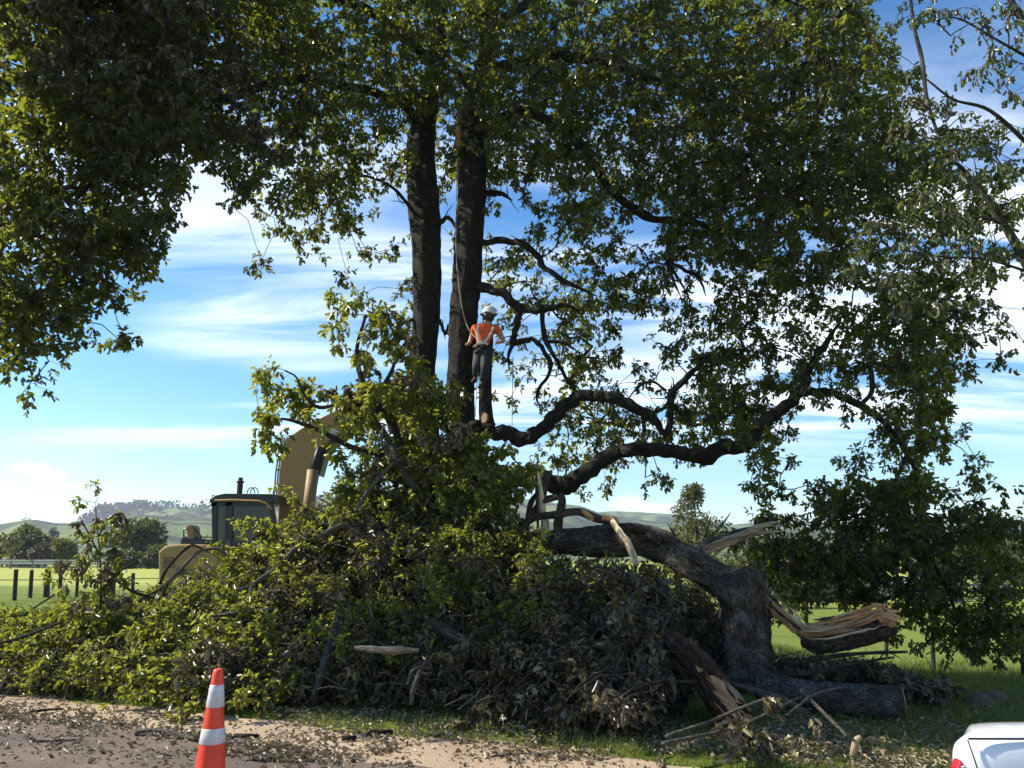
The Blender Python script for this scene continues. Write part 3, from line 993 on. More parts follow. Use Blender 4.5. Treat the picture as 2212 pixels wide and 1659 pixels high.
# ------------------------------------------------------------------ the standing oak
oak = empty('oak_tree', (-.9, 15.2, 0), 'tall leafy twin-stemmed oak being felled, climber on its right stem', 'tree')
LIMBS = {
    'trunk': [
        [(927, 1400, 15.3, 60), (922, 1300, 15.3, 48), (918, 1200, 15.3, 42), (914, 1000, 15.3, 34), (908, 840, 15.3, 31), (920, 700, 15.3, 29), (922, 560, 15.3, 30), (917, 450, 15.4, 33), (911, 360, 15.5, 30),
         (912, 290, 15.6, 28), (925, 220, 15.8, 22), (940, 140, 16, 19), (950, 40, 16.2, 15), (958, -120, 16.5, 11), (965, -300, 16.8, 6)],
        [(990, 1405, 14.8, 76), (992, 1320, 14.8, 60), (994, 1200, 14.8, 46), (998, 1060, 14.8, 30), (996, 980, 14.8, 33), (992, 880, 14.8, 32), (996, 780, 14.8, 29), (1000, 690, 14.8, 28), (1008, 600, 14.8, 28), (1014, 500, 14.8, 29),
         (1020, 400, 14.9, 30), (1017, 320, 15, 30), (1020, 260, 15.1, 25), (1040, 170, 15.3, 20), (1058, 80, 15.5, 16), (1065, -60, 15.8, 12), (1075, -260, 16, 6)],
        [(1040, 1400, 15.4, 22), (1015, 1150, 15.2, 24), (1005, 1040, 15, 22), (1000, 960, 14.9, 24)]],
    'bough': [
        [(996, 925, 14.7, 26), (1030, 928, 14.6, 22), (1065, 925, 14.5, 19), (1100, 938, 14.4, 17), (1127, 952, 14.3, 17), (1155, 940, 14.2, 15), (1190, 908, 14.1, 14), (1228, 870, 14.0, 14), (1265, 856, 13.9, 15),
         (1312, 856, 13.8, 14), (1365, 876, 13.7, 13), (1410, 905, 13.6, 13), (1440, 945, 13.6, 15)],
        [(985, 1030, 14.8, 30), (1020, 1024, 14.6, 27), (1062, 1030, 14.5, 23), (1105, 1036, 14.3, 22), (1150, 1030, 14.1, 24), (1190, 1045, 14.0, 21), (1226, 1048, 13.9, 23), (1258, 1024, 13.8, 20), (1308, 992, 13.6, 18),
         (1370, 972, 13.5, 20), (1450, 972, 13.4, 19), (1510, 986, 13.3, 17), (1556, 970, 13.2, 17), (1612, 960, 13.1, 18), (1640, 920, 13.1, 14), (1680, 888, 13.1, 13), (1728, 852, 13.1, 13), (1745, 800, 13.1, 11), (1775, 755, 13.0, 9), (1810, 700, 12.9, 6)],
        [(1728, 850, 13.1, 9), (1790, 848, 13.0, 10), (1850, 872, 12.9, 9), (1912, 915, 12.8, 7), (1960, 980, 12.7, 6), (1990, 1060, 12.5, 5), (1985, 1150, 12.3, 4)],
        [(1440, 950, 13.6, 11), (1450, 900, 13.6, 9), (1452, 852, 13.6, 9), (1500, 800, 13.7, 6), (1560, 740, 13.9, 5)],
        [(1035, 525, 14.7, 9), (1090, 520, 14.5, 8), (1140, 532, 14.3, 8), (1180, 580, 14.2, 7), (1225, 610, 14.1, 6), (1290, 640, 14, 4)],
        [(1030, 620, 14.7, 12), (1085, 634, 14.4, 11), (1122, 662, 14.3, 10), (1165, 672, 14.2, 8), (1210, 660, 14.1, 6), (1260, 672, 14, 4)],
        [(1040, 420, 14.8, 8), (1080, 418, 14.6, 7), (1106, 432, 14.5, 5)],
        [(1020, 300, 15, 14), (1120, 240, 14.8, 12), (1240, 300, 14.4, 11), (1330, 420, 14.0, 10), (1410, 470, 13.8, 9), (1500, 480, 13.6, 7), (1600, 520, 13.4, 5)],
        [(1050, 150, 15.3, 14), (1200, 120, 15, 12), (1380, 160, 14.6, 10), (1560, 230, 14.2, 8), (1760, 330, 13.8, 6), (1900, 420, 13.4, 4)],
        [(1060, 60, 15.5, 12), (1250, -40, 15.4, 10), (1500, -60, 15.2, 8), (1750, 20, 15, 6)],
        [(912, 290, 15.6, 16), (880, 230, 15.2, 14), (850, 214, 14.6, 12), (760, 190, 13.8, 10), (640, 170, 12.6, 10), (520, 200, 11.0, 10), (380, 260, 10.0, 9), (250, 340, 9.5, 7), (150, 450, 9.2, 5)],
        [(940, 140, 16, 14), (820, 40, 15, 12), (640, -40, 12.8, 11), (420, -60, 10.3, 10), (200, 20, 9.5, 8), (80, 160, 9.2, 5)],
        [(905, 470, 15.2, 5), (840, 400, 14.8, 4), (760, 380, 14.3, 3.5), (680, 420, 14, 3)],
        [(1450, 500, 13.7, 6), (1440, 555, 13.6, 5), (1452, 600, 13.6, 4), (1470, 640, 13.6, 3)]],
    'branch': [
        [(1124, 664, 14.3, 9), (1118, 700, 14.3, 8), (1108, 738, 14.3, 8), (1150, 734, 14.2, 6), (1178, 762, 14.1, 6), (1190, 800, 14.1, 5), (1160, 850, 14.1, 4), (1168, 885, 14.1, 3)],
        [(1172, 672, 14.2, 6), (1178, 730, 14.2, 6), (1200, 775, 14.1, 5), (1222, 815, 14.1, 5), (1246, 850, 14, 4)],
        [(1178, 738, 14.2, 5), (1215, 740, 14.1, 4), (1250, 760, 14.1, 3)],
        [(1108, 735, 14.3, 5), (1098, 770, 14.3, 4), (1100, 800, 14.3, 3)],
        [(1440, 560, 13.6, 5), (1480, 585, 13.5, 4), (1510, 600, 13.4, 4), (1525, 640, 13.4, 3)],
        [(1448, 575, 13.6, 4), (1470, 610, 13.6, 3), (1490, 645, 13.6, 3)],
        [(1440, 845, 13.6, 4), (1410, 825, 13.6, 3), (1380, 835, 13.7, 3), (1350, 870, 13.7, 3)],
        [(945, 485, 15.1, 6), (968, 470, 15, 6), (990, 498, 14.9, 7)],
        [(893, 690, 15.2, 5), (860, 705, 15.1, 4), (835, 740, 15, 3)],
        [(950, 690, 15.1, 4), (962, 720, 15, 4), (968, 700, 14.9, 5)],
        [(1960, 980, 12.7, 5), (1920, 1060, 12.4, 4), (1860, 1110, 12.2, 4), (1780, 1130, 12, 3)],
        [(1985, 1150, 12.3, 4), (1980, 1230, 12.2, 4), (1940, 1280, 12.1, 5), (1890, 1308, 12, 4), (1830, 1345, 11.9, 3)],
        [(1985, 1170, 12.3, 4), (2040, 1260, 12.3, 4), (2070, 1340, 12.3, 3), (2090, 1430, 12.3, 3)],
        [(1990, 1400, 12.6, 3), (2040, 1350, 12.4, 3), (2080, 1300, 12.4, 3)]],
}
seeds = []
DEAD = []
sd = 0
for part, paths in LIMBS.items():
    for path in paths:
        sd += 1
        pts, rad = pxpath(path)
        if part != 'trunk':
            rad = rad * .86
            rad[-1] *= .35
        big = rad.max()
        if part != 'trunk':
            pts, rad = spline(pts, rad, 5)
            jit = rng.normal(0, 1, pts.shape) * (rad * .20)[:, None]
            jit[0] = 0
            pts = pts + jit
            rad = rad * (1 + .10 * np.abs(rng.normal(0, 1, len(rad))) * (rng.random(len(rad)) < .4))
            for _ in range(7 if part == 'bough' else 4):
                j = int(rng.integers(2, len(pts)))
                d_ = unit(np.array([rng.normal(0, 1), rng.normal(0, .6), rng.normal(.15, .9)]))
                DEAD.append((pts[j], pts[j] + d_ * rng.uniform(.15, .55), min(.016, rad[j] * .45)))
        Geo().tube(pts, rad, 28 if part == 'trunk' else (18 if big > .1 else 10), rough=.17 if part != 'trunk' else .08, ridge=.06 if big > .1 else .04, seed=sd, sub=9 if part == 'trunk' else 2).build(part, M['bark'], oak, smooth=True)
        sp, _ = spline(pts, rad, 8)
        if part != 'trunk' or True:
            seeds.append(sp if part != 'trunk' else sp[len(sp) // 3:])
V, F, B = twig_mesh(np.array([d[0] for d in DEAD]), np.array([d[1] for d in DEAD]), np.array([d[2] for d in DEAD]), np.array([d[2] * .35 for d in DEAD]), .05, 6)
mesh_obj('dead_twigs', V, F, M['bark'], oak, True, {'bark': ('FLOAT_VECTOR', B)}, kind='stuff')
# cut stub behind the climber, with its sawn face
pts, rad = pxpath([(1052, 925, 14.5, 18), (1048, 880, 14.5, 15), (1048, 820, 14.5, 14), (1050, 760, 14.6, 14), (1054, 715, 14.75, 12), (1050, 680, 14.9, 9)])
Geo().tube(pts, rad, 16, rough=.08, ridge=.04, seed=77, sub=6).build('branch', M['bark'], oak, smooth=True)
c = P(1046, 902, 14.22)
ax = Vector((-.45, -.8, .2)).to_track_quat('Z', 'Y').to_matrix()
lathe(Geo(), [(.066, -.06), (.07, 0)], c, 14, np.array(ax) @ np.diag([1, 1.6, 1])).build('saw_cut', M['cut'], oak)
# torn ends high in the crown
pts, rad = pxpath([(985, 330, 14.72, 8), (990, 300, 14.7, 7), (994, 270, 14.7, 3)])
Geo().tube(pts, rad, 8, ridge=.2, seed=3, sub=3).build('torn_end', M['wood'], oak)
seeds = np.vstack(seeds)

# foliage density over the crown, one digit per patch
GRIDROWS = {0: (0, '99999999999999999999999999999999994'), 1: (0, '99999999999999999999999999999999995'), 2: (0, '699999999999999999999999999999999994'), 3: (0, '5999999999999999999999999999999999974'), 4: (0, '5999999999999976689999989999999999965'), 5: (0, '399999999999998666799999999999999998776'), 6: (0, '5999999567888877678899999999999999998765'), 7: (0, '9999997315778761434526899999999999998765'), 8: (0, '9999997112556740222236884579899998787654'), 9: (0, '9999884000144231020325753588888477666542'), 10: (0, '9999960000211320202666765434888775777663'), 11: (0, '9998640000000034000457888732587746788841'), 12: (0, '9985400000000000000246873357866788888610'), 13: (0, '8876500000000000000135761247876678887760'), 14: (0, '64210000000000000003447412477656746884'), 15: (0, '11000000000000000002137646688863643783'), 16: (0, '210000000000000000001368777788613548820'), 17: (21, '47754444750035773'), 18: (21, '243223126503457631'), 19: (22, '100000000488886431'), 20: (28, '367778998776'), 21: (28, '267789998766'), 22: (29, '35788778766'), 23: (30, '3466457665'), 24: (34, '136776'), 25: (35, '33888'), 26: (36, '3898'), 27: (36, '2786')}
cells = [(c0 + j, r, int(ch)) for r, (c0, ds) in GRIDROWS.items() for j, ch in enumerate(ds) if ch != '0']
for r in range(-5, 0):                      # the crown goes on above the picture
    for c in range(-1, 34):
        cells.append((c, r, 9 if c < 18 else 7))
for r in range(0, 13):
    cells.append((-1, r, 6))
clumps, cdens, cout = [], [], []
for c, r, d in cells:
    outside = r < 0 or c < 0
    nearf = np.interp(c * CELL, [0, 380, 900, 1100], [.66, .74, 1, 1]) if r >= 0 else 1
    nc = rng.poisson(nearf * {1: .45, 2: .9, 3: 1.5, 4: 2.2, 5: 3.5, 6: 4.6, 7: 6.4, 8: 8.2, 9: 10.5}[d] * (.40 if outside else 1))
    for _ in range(nc):
        px, py = (c + rng.uniform(-.1, 1.1)) * CELL, (r + rng.uniform(-.1, 1.1)) * CELL
        if px < 420 and py > 300:
            py -= 28
        f = np.clip(px / 900, 0, 1)
        if px < 900:
            Yc = np.interp(px, [0, 380, 900], [9.1, 9.7, 14.4]) + rng.uniform(-.7, .7 + 1.5 * f) + (1.2 if py > 500 else 0) * .3
        elif py > 1030 and px > 1500:
            Yc = 12.3 + rng.uniform(-.9, .9)
        elif px < 1300 and py > 560:
            Yc = rng.uniform(15.3, 17.6)
        else:
            Yc = 15.0 - 1.7 * np.clip((px - 1100) / 900, 0, 1) + rng.uniform(-2.2, 2.6)
            if 480 < py < 1000 and px < 1700 and rng.random() < .6:
                Yc = abs(Yc - 14.0) + 14.0
        if 880 < px < 1060 and 330 < py < 1000:
            Yc = rng.uniform(15.8, 17)
        if outside and px < 1000:
            Yc -= rng.uniform(-.3, 1.3)
        q = P(px, py, Yc)
        if q[2] < .25:
            continue
        clumps.append(q); cdens.append(d); cout.append(outside)
clumps, cout = np.array(clumps), np.array(cout)
print('oak clumps', len(clumps))
(V, F, B), cdir = grow(clumps, seeds, .045, .0055)
mesh_obj('branchlets', V, F, M['twig'], oak, True, {'bark': ('FLOAT_VECTOR', B)}, kind='stuff')


def foliate(clumps, cdir, cout, size, per, nleaf, spread, wiltf, tonef, mat, parent, tmpl='mid', droop=.35, matname='crown', twr=.0035):
    lv = Leaves()
    TA, TB = [], []
    for i, q in enumerate(clumps):
        big = cout[i]
        k = max(1, rng.poisson(per * (.6 if big else 1)))
        off = unit(rng.normal(0, 1, (k, 3))) * (rng.uniform(.15, 1, k) ** .6)[:, None] * spread
        off[:, 2] *= .8
        off[:, 2] -= rng.uniform(0, .10, k)
        tips = q + off + cdir[i] * .05
        axes = off + cdir[i] * .1 + [0, 0, -.03]
        w = wiltf(q)
        lv.sprigs(tips, axes, nleaf, size * (1.7 if big else 1), tonef(q) + rng.normal(0, .10), w, spread=.10 * size / .12, droop=droop)
        TA.append(np.repeat(q[None], k, 0))
        TB.append(tips)
    print(matname, 'leaves', lv.count())
    lv.build(matname, mat, parent, tmpl, kind='stuff')
    V, F, B = twig_mesh(np.vstack(TA)[::2], np.vstack(TB)[::2], twr, twr * .6, .08, 3)
    mesh_obj('twigs', V, F, M['twig'], parent, False, {'bark': ('FLOAT_VECTOR', B)}, kind='stuff')


_hung = P(370, 130, 9.8)


def oak_wilt(q):
    d = np.linalg.norm((q - _hung) * np.array([.42, .25, .75]))
    return float(np.clip(1.15 - d * .9, 0, .95)) if rng.random() < .85 else 0.0


def oak_tone(q):
    return .42 + .05 * math.sin(q[0] * 1.7 + q[2] * 1.3) + rng.choice([0, 0, 0, .22])


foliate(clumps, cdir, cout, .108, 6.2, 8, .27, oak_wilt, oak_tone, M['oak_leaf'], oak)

# far side of the crown: the leaves behind the boughs
lv = Leaves()
for c, r, d in cells:
    if d < 7 or (c < 7 and r > 4) or c > 36:
        continue
    if r > 19 or r < -2:
        continue
    k = rng.poisson({7: 45, 8: 90, 9: 140}[d] * (1 if c > 15 else .6))
    px, py = (c + rng.uniform(-.1, 1.1, k)) * CELL, (r + rng.uniform(-.1, 1.1, k)) * CELL
    Yb = rng.uniform(15.6, 18.6, k) - np.interp(px, [0, 400, 900, 1300, 2000], [7.0, 6.4, 1.2, 0, 1.8])
    p = PV(px, py, Yb)
    lv.add(p, rng.normal(0, 1, (k, 3)) - [0, 0, .4], rng.normal(0, .6, (k, 3)) + [0, 0, 1], rng.uniform(.11, .17, k), np.clip(rng.normal(.35, .2, k), 0, 1), 0.)
print('back leaves', lv.count())
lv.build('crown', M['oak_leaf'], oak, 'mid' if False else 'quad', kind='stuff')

# ------------------------------------------------------------------ broad-leaved tree at the right edge
plane = empty('plane_tree', (9.6, 9.6, 0), 'sparsely leaved tree reaching in from the right edge, long bare branches', 'tree')
PL = [[(2420, 1500, 9.6, 60), (2400, 1100, 9.6, 48), (2330, 760, 9.5, 36), (2240, 610, 9.4, 18), (2190, 520, 9.3, 14), (2140, 440, 9.2, 11), (2100, 390, 9.2, 8), (2062, 352, 9.1, 6), (2020, 372, 9.1, 3)],
      [(2330, 760, 9.5, 26), (2300, 400, 9.4, 18), (2240, 120, 9.3, 12), (2150, -60, 9.3, 8)],
      [(2040, 330, 9.2, 4), (2004, 220, 9.2, 6), (1992, 130, 9.3, 7), (1975, 60, 9.3, 6), (1962, -40, 9.3, 5)],
      [(2240, 330, 9.3, 8), (2140, 240, 9.2, 6), (2060, 215, 9.2, 4), (2000, 170, 9.2, 3)],
      [(2200, 500, 9.3, 5), (2120, 470, 9.2, 4), (2020, 480, 9.2, 3), (1930, 500, 9.1, 2)],
      [(2230, 590, 9.4, 5), (2130, 560, 9.3, 4), (2040, 555, 9.3, 3), (1950, 540, 9.2, 2)],
      [(2250, 140, 9.3, 6), (2160, 90, 9.2, 4), (2070, 40, 9.2, 3), (2010, 45, 9.2, 2)]]
ps = []
for i, path in enumerate(PL):
    pts, rad = pxpath(path)
    rad = rad * .62
    Geo().tube(pts, rad, 12, rough=.06, ridge=.02, seed=200 + i, sub=6).build('trunk' if i == 0 else 'branch', M['twig'], plane, smooth=True)
    ps.append(spline(pts, rad, 8)[0])
ps = np.vstack(ps)
PG = """
0000000000000000000000000000000000043234
0000000000000000000000000000000000032145
0000000000000000000000000000000000020035
0000000000000000000000000000000000041014
0000000000000000000000000000000000043112
0000000000000000000000000000000000043343
0000000000000000000000000000000000043344
0000000000000000000000000000000000034433
0000000000000000000000000000000000445433
0000000000000000000000000000000005565543
0000000000000000000000000000000003455543
0000000000000000000000000000000000012331
0000000000000000000000000000000000000012
0000000000000000000000000000000000000001
"""
pc = []
for c, r, d in parse_grid(PG) + [(40 + c, r, 3) for c in range(3) for r in range(-1, 11)]:
    for _ in range(rng.poisson(d * .95)):
        pc.append(P((c + rng.random()) * CELL, (r + rng.random()) * CELL, rng.uniform(8.6, 10.2)))
pc = np.array(pc)
(V, F, B), pdir = grow(pc, ps, .02, .0035)
mesh_obj('branchlets', V, F, M['twig'], plane, True, {'bark': ('FLOAT_VECTOR', B)}, kind='stuff')
foliate(pc, pdir, np.zeros(len(pc), bool), .105, 2.6, 4, .20, lambda q: .55 if rng.random() < .3 else 0., lambda q: .42, M['plane_leaf'], plane, droop=.9)

# ------------------------------------------------------------------ conifer behind the oak at the left edge
con = empty('conifer', (-20.5, 24, 0), 'dark conifer behind the oak at the upper left edge', 'tree')
g = Geo()
g.tube([(-20.5, 24, -.3), (-20.3, 24, 8), (-20.2, 24, 19)], [.45, .33, .08], 10, rough=.05, sub=4)
cs = []
for i in range(60):
    z = rng.uniform(9.2, 18.8)
    a = rng.uniform(0, 6.28)
    L = (19.5 - z) * .30 + .8
    e = np.array([-20.3 + math.cos(a) * L, 24 + math.sin(a) * L, z - L * .18])
    g.tube([(-20.3, 24, z), ((-20.3 + e[0]) / 2, (24 + e[1]) / 2, z + .1), e], [.05, .035, .012], 5, sub=3)
    for t in np.linspace(.25, 1, 7):
        cs.append(np.array([-20.3, 24, z]) * (1 - t) + e * t + rng.normal(0, .15, 3))
g.build('trunk', M['bark'], con)
cs = np.array(cs)
lv = Leaves()
k = 26
pos = np.repeat(cs, k, 0) + rng.normal(0, .28, (len(cs) * k, 3))
d = rng.normal(0, .5, pos.shape) + [0, 0, -.6]
lv.add(pos, d, rng.normal(0, 1, pos.shape), .26, rng.normal(.4, .15, len(pos)), 0)
lv.build('crown', M['conifer'], con, 'quad')
# ------------------------------------------------------------------ the brush pile
BX = [-260, 0, 90, 150, 200, 260, 320, 400, 500, 600, 700, 800, 900, 1000, 1060, 1130, 1180, 1300, 1400, 1440, 1490, 1540, 1600, 1660, 1720, 1800, 1900, 1960, 2000]
BT = [1340, 1325, 1318, 1300, 1290, 1290, 1275, 1240, 1190, 1125, 1058, 1008, 995, 1020, 1085, 1125, 1185, 1200, 1220, 1235, 1260, 1300, 1400, 1415, 1425, 1425, 1445, 1470, 1490]
BB = [1462, 1478, 1480, 1482, 1484, 1488, 1492, 1508, 1508, 1506, 1504, 1506, 1512, 1522, 1528, 1538, 1546, 1560, 1566, 1545, 1480, 1462, 1460, 1462, 1462, 1460, 1468, 1480, 1492]
BD = [2.5, 2.8, 2.6, 2.6, 2.8, 3.0, 3.2, 3.4, 3.6, 3.9, 4.1, 4.3, 4.4, 4.4, 4.2, 4.0, 3.6, 3.4, 3.2, 2.6, 2.0, 1.8, 1.4, 1.6, 1.6, 1.5, 1.0, .5, .3]


def pile_point(px, s, extra=0.0):
    """s 0 at the foot, 1 at the crest"""
    yt, yb, dd = np.interp(px, BX, BT), np.interp(px, BX, BB), np.interp(px, BX, BD)
    py = yb + (yt - yb) * s
    y0 = EYE * FPX / (yb - 1205.0) * .985
    Yd = y0 + dd * s ** 1.25 + extra
    return PV(px, py, Yd), py


pile = empty('brush_pile', (-2.0, 10.0, 0), 'long heap of torn-off oak branches and leaves lying across the verge', 'brush pile')
# solid dark litter core added to stop see-through, standing in for inner shade
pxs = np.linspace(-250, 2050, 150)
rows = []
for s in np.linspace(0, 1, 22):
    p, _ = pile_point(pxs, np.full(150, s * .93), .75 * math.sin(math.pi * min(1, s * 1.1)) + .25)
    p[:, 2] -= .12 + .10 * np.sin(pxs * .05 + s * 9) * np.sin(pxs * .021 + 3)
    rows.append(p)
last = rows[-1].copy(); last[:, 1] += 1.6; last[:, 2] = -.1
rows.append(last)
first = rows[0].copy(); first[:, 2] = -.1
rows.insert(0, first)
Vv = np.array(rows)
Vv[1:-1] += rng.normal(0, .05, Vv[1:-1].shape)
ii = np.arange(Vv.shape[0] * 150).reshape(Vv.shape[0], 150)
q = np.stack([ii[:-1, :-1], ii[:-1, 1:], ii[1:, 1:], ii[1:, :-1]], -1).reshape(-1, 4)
M['heap_core'] = dirt_mat('shade_core_litter', (.018, .016, .009), (.028, .026, .013), (.045, .036, .02), .5)
mesh_obj('shade_core', Vv.reshape(-1, 3), q, M['heap_core'], pile, False, kind='stuff')


def pile_wilt(px, py):
    w = 1 / (1 + math.exp(-((px - 900) / 170 + (py - 1380) / 60)))
    w2 = 1 / (1 + math.exp(-((px - 620) / 90))) * 1 / (1 + math.exp(-((py - 1420) / 22)))
    w3 = .42 * math.exp(-((px - 760) / 260) ** 2 - ((py - 1150) / 110) ** 2)
    return max(w, w2 * .85, w3)


lv = Leaves()
TA, TB = [], []
tips, axes, tones, wilts = [], [], [], []
for i in range(6000):
    px = rng.uniform(-240, 2050)
    s = rng.beta(1.05, 1.0)
    lump = .34 * math.sin(px * .037 + s * 7.3) + .28 * math.sin(px * .083 - s * 11) + .18 * math.sin(px * .17 + s * 19)
    p, py = pile_point(px, s, (lump + rng.uniform(-.28, .55)) * min(1, .15 + 2.5 * s) + .12)
    if p[2] < .03:
        p[2] = .03 + rng.random() * .05
    if px > 1425 and py > 1335 and p[1] < 9.3 and px < 1660:
        continue
    if 1545 < px < 1690 and 1230 < py < 1490:            # the upright trunk stands clear
        if p[1] < 11:
            continue
    out_ = unit(np.array([rng.normal(-.2, .8), -.6 + rng.normal(0, .5), .5 + rng.normal(0, .7)]))
    w = pile_wilt(px, py)
    wl = 1.0 if rng.random() < w else (.12 if rng.random() < .8 else .6)
    tips.append(p); axes.append(out_); wilts.append(wl)
    tones.append(np.clip(rng.normal(.45 if wl < .5 else .34, .24) + (.22 if px < 760 and rng.random() < .35 else 0), 0, 1))  # left-hand leaves toned lighter, sunlight put into their colour
    b = p - out_ * rng.uniform(.15, .5) + [0, .12, -.12]
    TA.append(b); TB.append(p)
BR = Geo()
for j in range(175):                       # leafy boughs lying over the heap, tips outwards
    px = rng.uniform(-60, 1420) if j < 130 else rng.uniform(560, 1090)
    s = rng.uniform(.08, .96) if j < 130 else rng.uniform(.5, 1.0)
    p, py = pile_point(px, s, -.12)
    side = -1 if px < 700 or px > 1150 or rng.random() < .5 else 1
    d = unit(np.array([side * abs(rng.normal(.7, .35)), -.35 + rng.normal(0, .25), rng.normal(.25, .4)]))
    L = rng.uniform(.6, 1.5)
    q0, q1, q2 = p - d * L * .45 + [0, .25, -.1], p + rng.normal(0, .06, 3), p + d * L * .55 + [0, -.05, -.12 * L]
    q2[2] = max(q2[2], .06)
    BR.tube([q0, q1, q2], [.016, .011, .004], 6, rough=.1, seed=j, sub=4)
    wl = 1.0 if rng.random() < pile_wilt(px, py) else .06
    tn = rng.normal(.5 if wl < .5 else .4, .16) + (.18 if px < 800 else 0)  # left boughs get lighter leaf colour too, as if sunlit
    for t_ in rng.uniform(.25, 1, 15):
        b = (1 - t_) ** 2 * q0 + 2 * t_ * (1 - t_) * q1 + t_ ** 2 * q2
        ax_ = unit(d + rng.normal(0, .7, 3))
        e = b + ax_ * rng.uniform(.05, .26)
        tips.append(e); axes.append(ax_); wilts.append(wl); tones.append(np.clip(tn + rng.normal(0, .1), 0, 1))
        TA.append(b); TB.append(e)
BR.build('brush_stems', M['twig'], pile, smooth=True, kind='stuff')
lv.sprigs(np.array(tips), np.array(axes), 8, .088, np.array(tones), np.array(wilts), spread=.11, droop=.1)
print('pile leaves', lv.count())
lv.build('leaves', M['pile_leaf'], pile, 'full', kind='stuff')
V, F, B = twig_mesh(np.array(TA), np.array(TB), .006, .003, .1, 3)
mesh_obj('twigs', V, F, M['twig'], pile, True, {'bark': ('FLOAT_VECTOR', B)}, kind='stuff')
# loose small sticks caught in the heap
TA, TB, RR = [], [], []
for i in range(1100):
    px = rng.uniform(-100, 1600) if rng.random() < .9 else rng.uniform(1600, 1960)
    s = rng.uniform(.02, .98)
    p, py = pile_point(px, s, rng.uniform(-.35, .1))
    sl = rng.choice([-1, 1], p=[.35, .65])
    d = unit(np.array([sl * abs(rng.normal(.6, .5)), rng.normal(0, .35), abs(rng.normal(.35, .5))]))
    L = rng.uniform(.12, .6)
    a, b = p - d * L / 2, p + d * L / 2
    a[2], b[2] = max(a[2], .02), max(b[2], .02)
    TA.append(a); TB.append(b); RR.append(.003 + .009 * rng.random() ** 2.5)
V, F, B = twig_mesh(np.array(TA), np.array(TB), np.array(RR), np.array(RR) * .6, .06, 5)
mesh_obj('loose_sticks', V, F, M['stick'], pile, True, {'bark': ('FLOAT_VECTOR', B)}, kind='stuff')


# ------------------------------------------------------------------ broken limbs with fresh leaves standing up out of the heap
def leafy_limb(name, label, paths, grid, row0, Yr, size, per, wiltp, tone, mat='pile_leaf', nleaf=8, spread=.2, cat='branch', dens=.42, bark='twig', maxr=.016, group='broken leafy limbs'):
    pts, rad = pxpath(paths[0])
    t = empty(name, pts[0], label, cat, group)
    ss = []
    for i, path in enumerate(paths):
        pts, rad = pxpath(path)
        Geo().tube(pts, rad, 10, rough=.08, ridge=.03, seed=int(path[0][0]) + i, sub=6).build('stem' if i == 0 else 'side_branch', M[bark], t, smooth=True)
        ss.append(spline(pts, rad, 8)[0])
    ss = np.vstack(ss)
    cc = []
    for c, r, d in parse_grid(grid, row0):
        for _ in range(rng.poisson(d * dens)):
            cc.append(P((c + rng.random()) * CELL, (r + rng.random()) * CELL, rng.uniform(*Yr)))
    cc = np.array(cc)
    (V, F, B), dr = grow(cc, ss, maxr, .0035)
    mesh_obj('branchlets', V, F, M['twig'], t, True, {'bark': ('FLOAT_VECTOR', B)}, kind='stuff')
    foliate(cc, dr, np.zeros(len(cc), bool), size, per, nleaf, spread, lambda q: (1. if rng.random() < wiltp else .05), lambda q: tone, M[mat], t, 'full', matname='leaves', twr=.003)
    return t


SPR = """
000000000000030
0000000000000465
0000000000000465
00000000003000466
000000000045556778
000000000064346777
00000000005114667777
000000000000035677777
000000000000025667888
"""
leafy_limb('broken_limb', 'broken limb with fresh bright leaves upright before the excavator boom',
           [[(905, 1060, 12.3, 16), (868, 985, 12.1, 13), (840, 900, 12.0, 10), (800, 860, 11.9, 7), (770, 770, 11.9, 5), (790, 680, 11.9, 3)],
            [(868, 985, 12.1, 8), (770, 970, 11.9, 6), (690, 930, 11.8, 5), (610, 905, 11.7, 3), (570, 930, 11.7, 2)],
            [(840, 900, 12.0, 6), (760, 870, 11.8, 5), (690, 880, 11.7, 4), (655, 850, 11.7, 3), (640, 815, 11.7, 2), (615, 800, 11.7, 2)],
            [(905, 1060, 12.3, 10), (940, 960, 12.2, 8), (930, 870, 12.1, 6), (890, 810, 12.1, 4)],
            [(810, 860, 11.9, 5), (850, 790, 12, 4), (850, 720, 12, 3), (810, 660, 12, 2)]],
           SPR, 11, (11.2, 13.0), .125, 4.2, .06, .60, dens=.95)
SP2 = """
00031
00064
00067
00587
00389
00388
"""
leafy_limb('upright_sprig', 'thin upright sprig with wilting leaves standing against the far hills at left',
           [[(215, 1330, 10.6, 2.2), (218, 1250, 10.6, 1.9), (214, 1180, 10.6, 1.5), (208, 1120, 10.6, 1), (207, 1085, 10.6, .7)],
            [(215, 1200, 10.6, 2), (190, 1150, 10.6, 1.5), (172, 1115, 10.6, 1.2)],
            [(212, 1160, 10.6, 2), (232, 1125, 10.6, 1.2), (248, 1110, 10.6, 1)],
            [(216, 1280, 10.6, 2.5), (250, 1240, 10.6, 2), (300, 1215, 10.6, 1.5)]],
           SP2, 19, (10.3, 10.9), .08, 2.8, .4, .55, dens=1.0, spread=.12, maxr=.006)
SP3 = """
0
0
000000000000000000000000000003
0000000000000000000000000000365442
"""
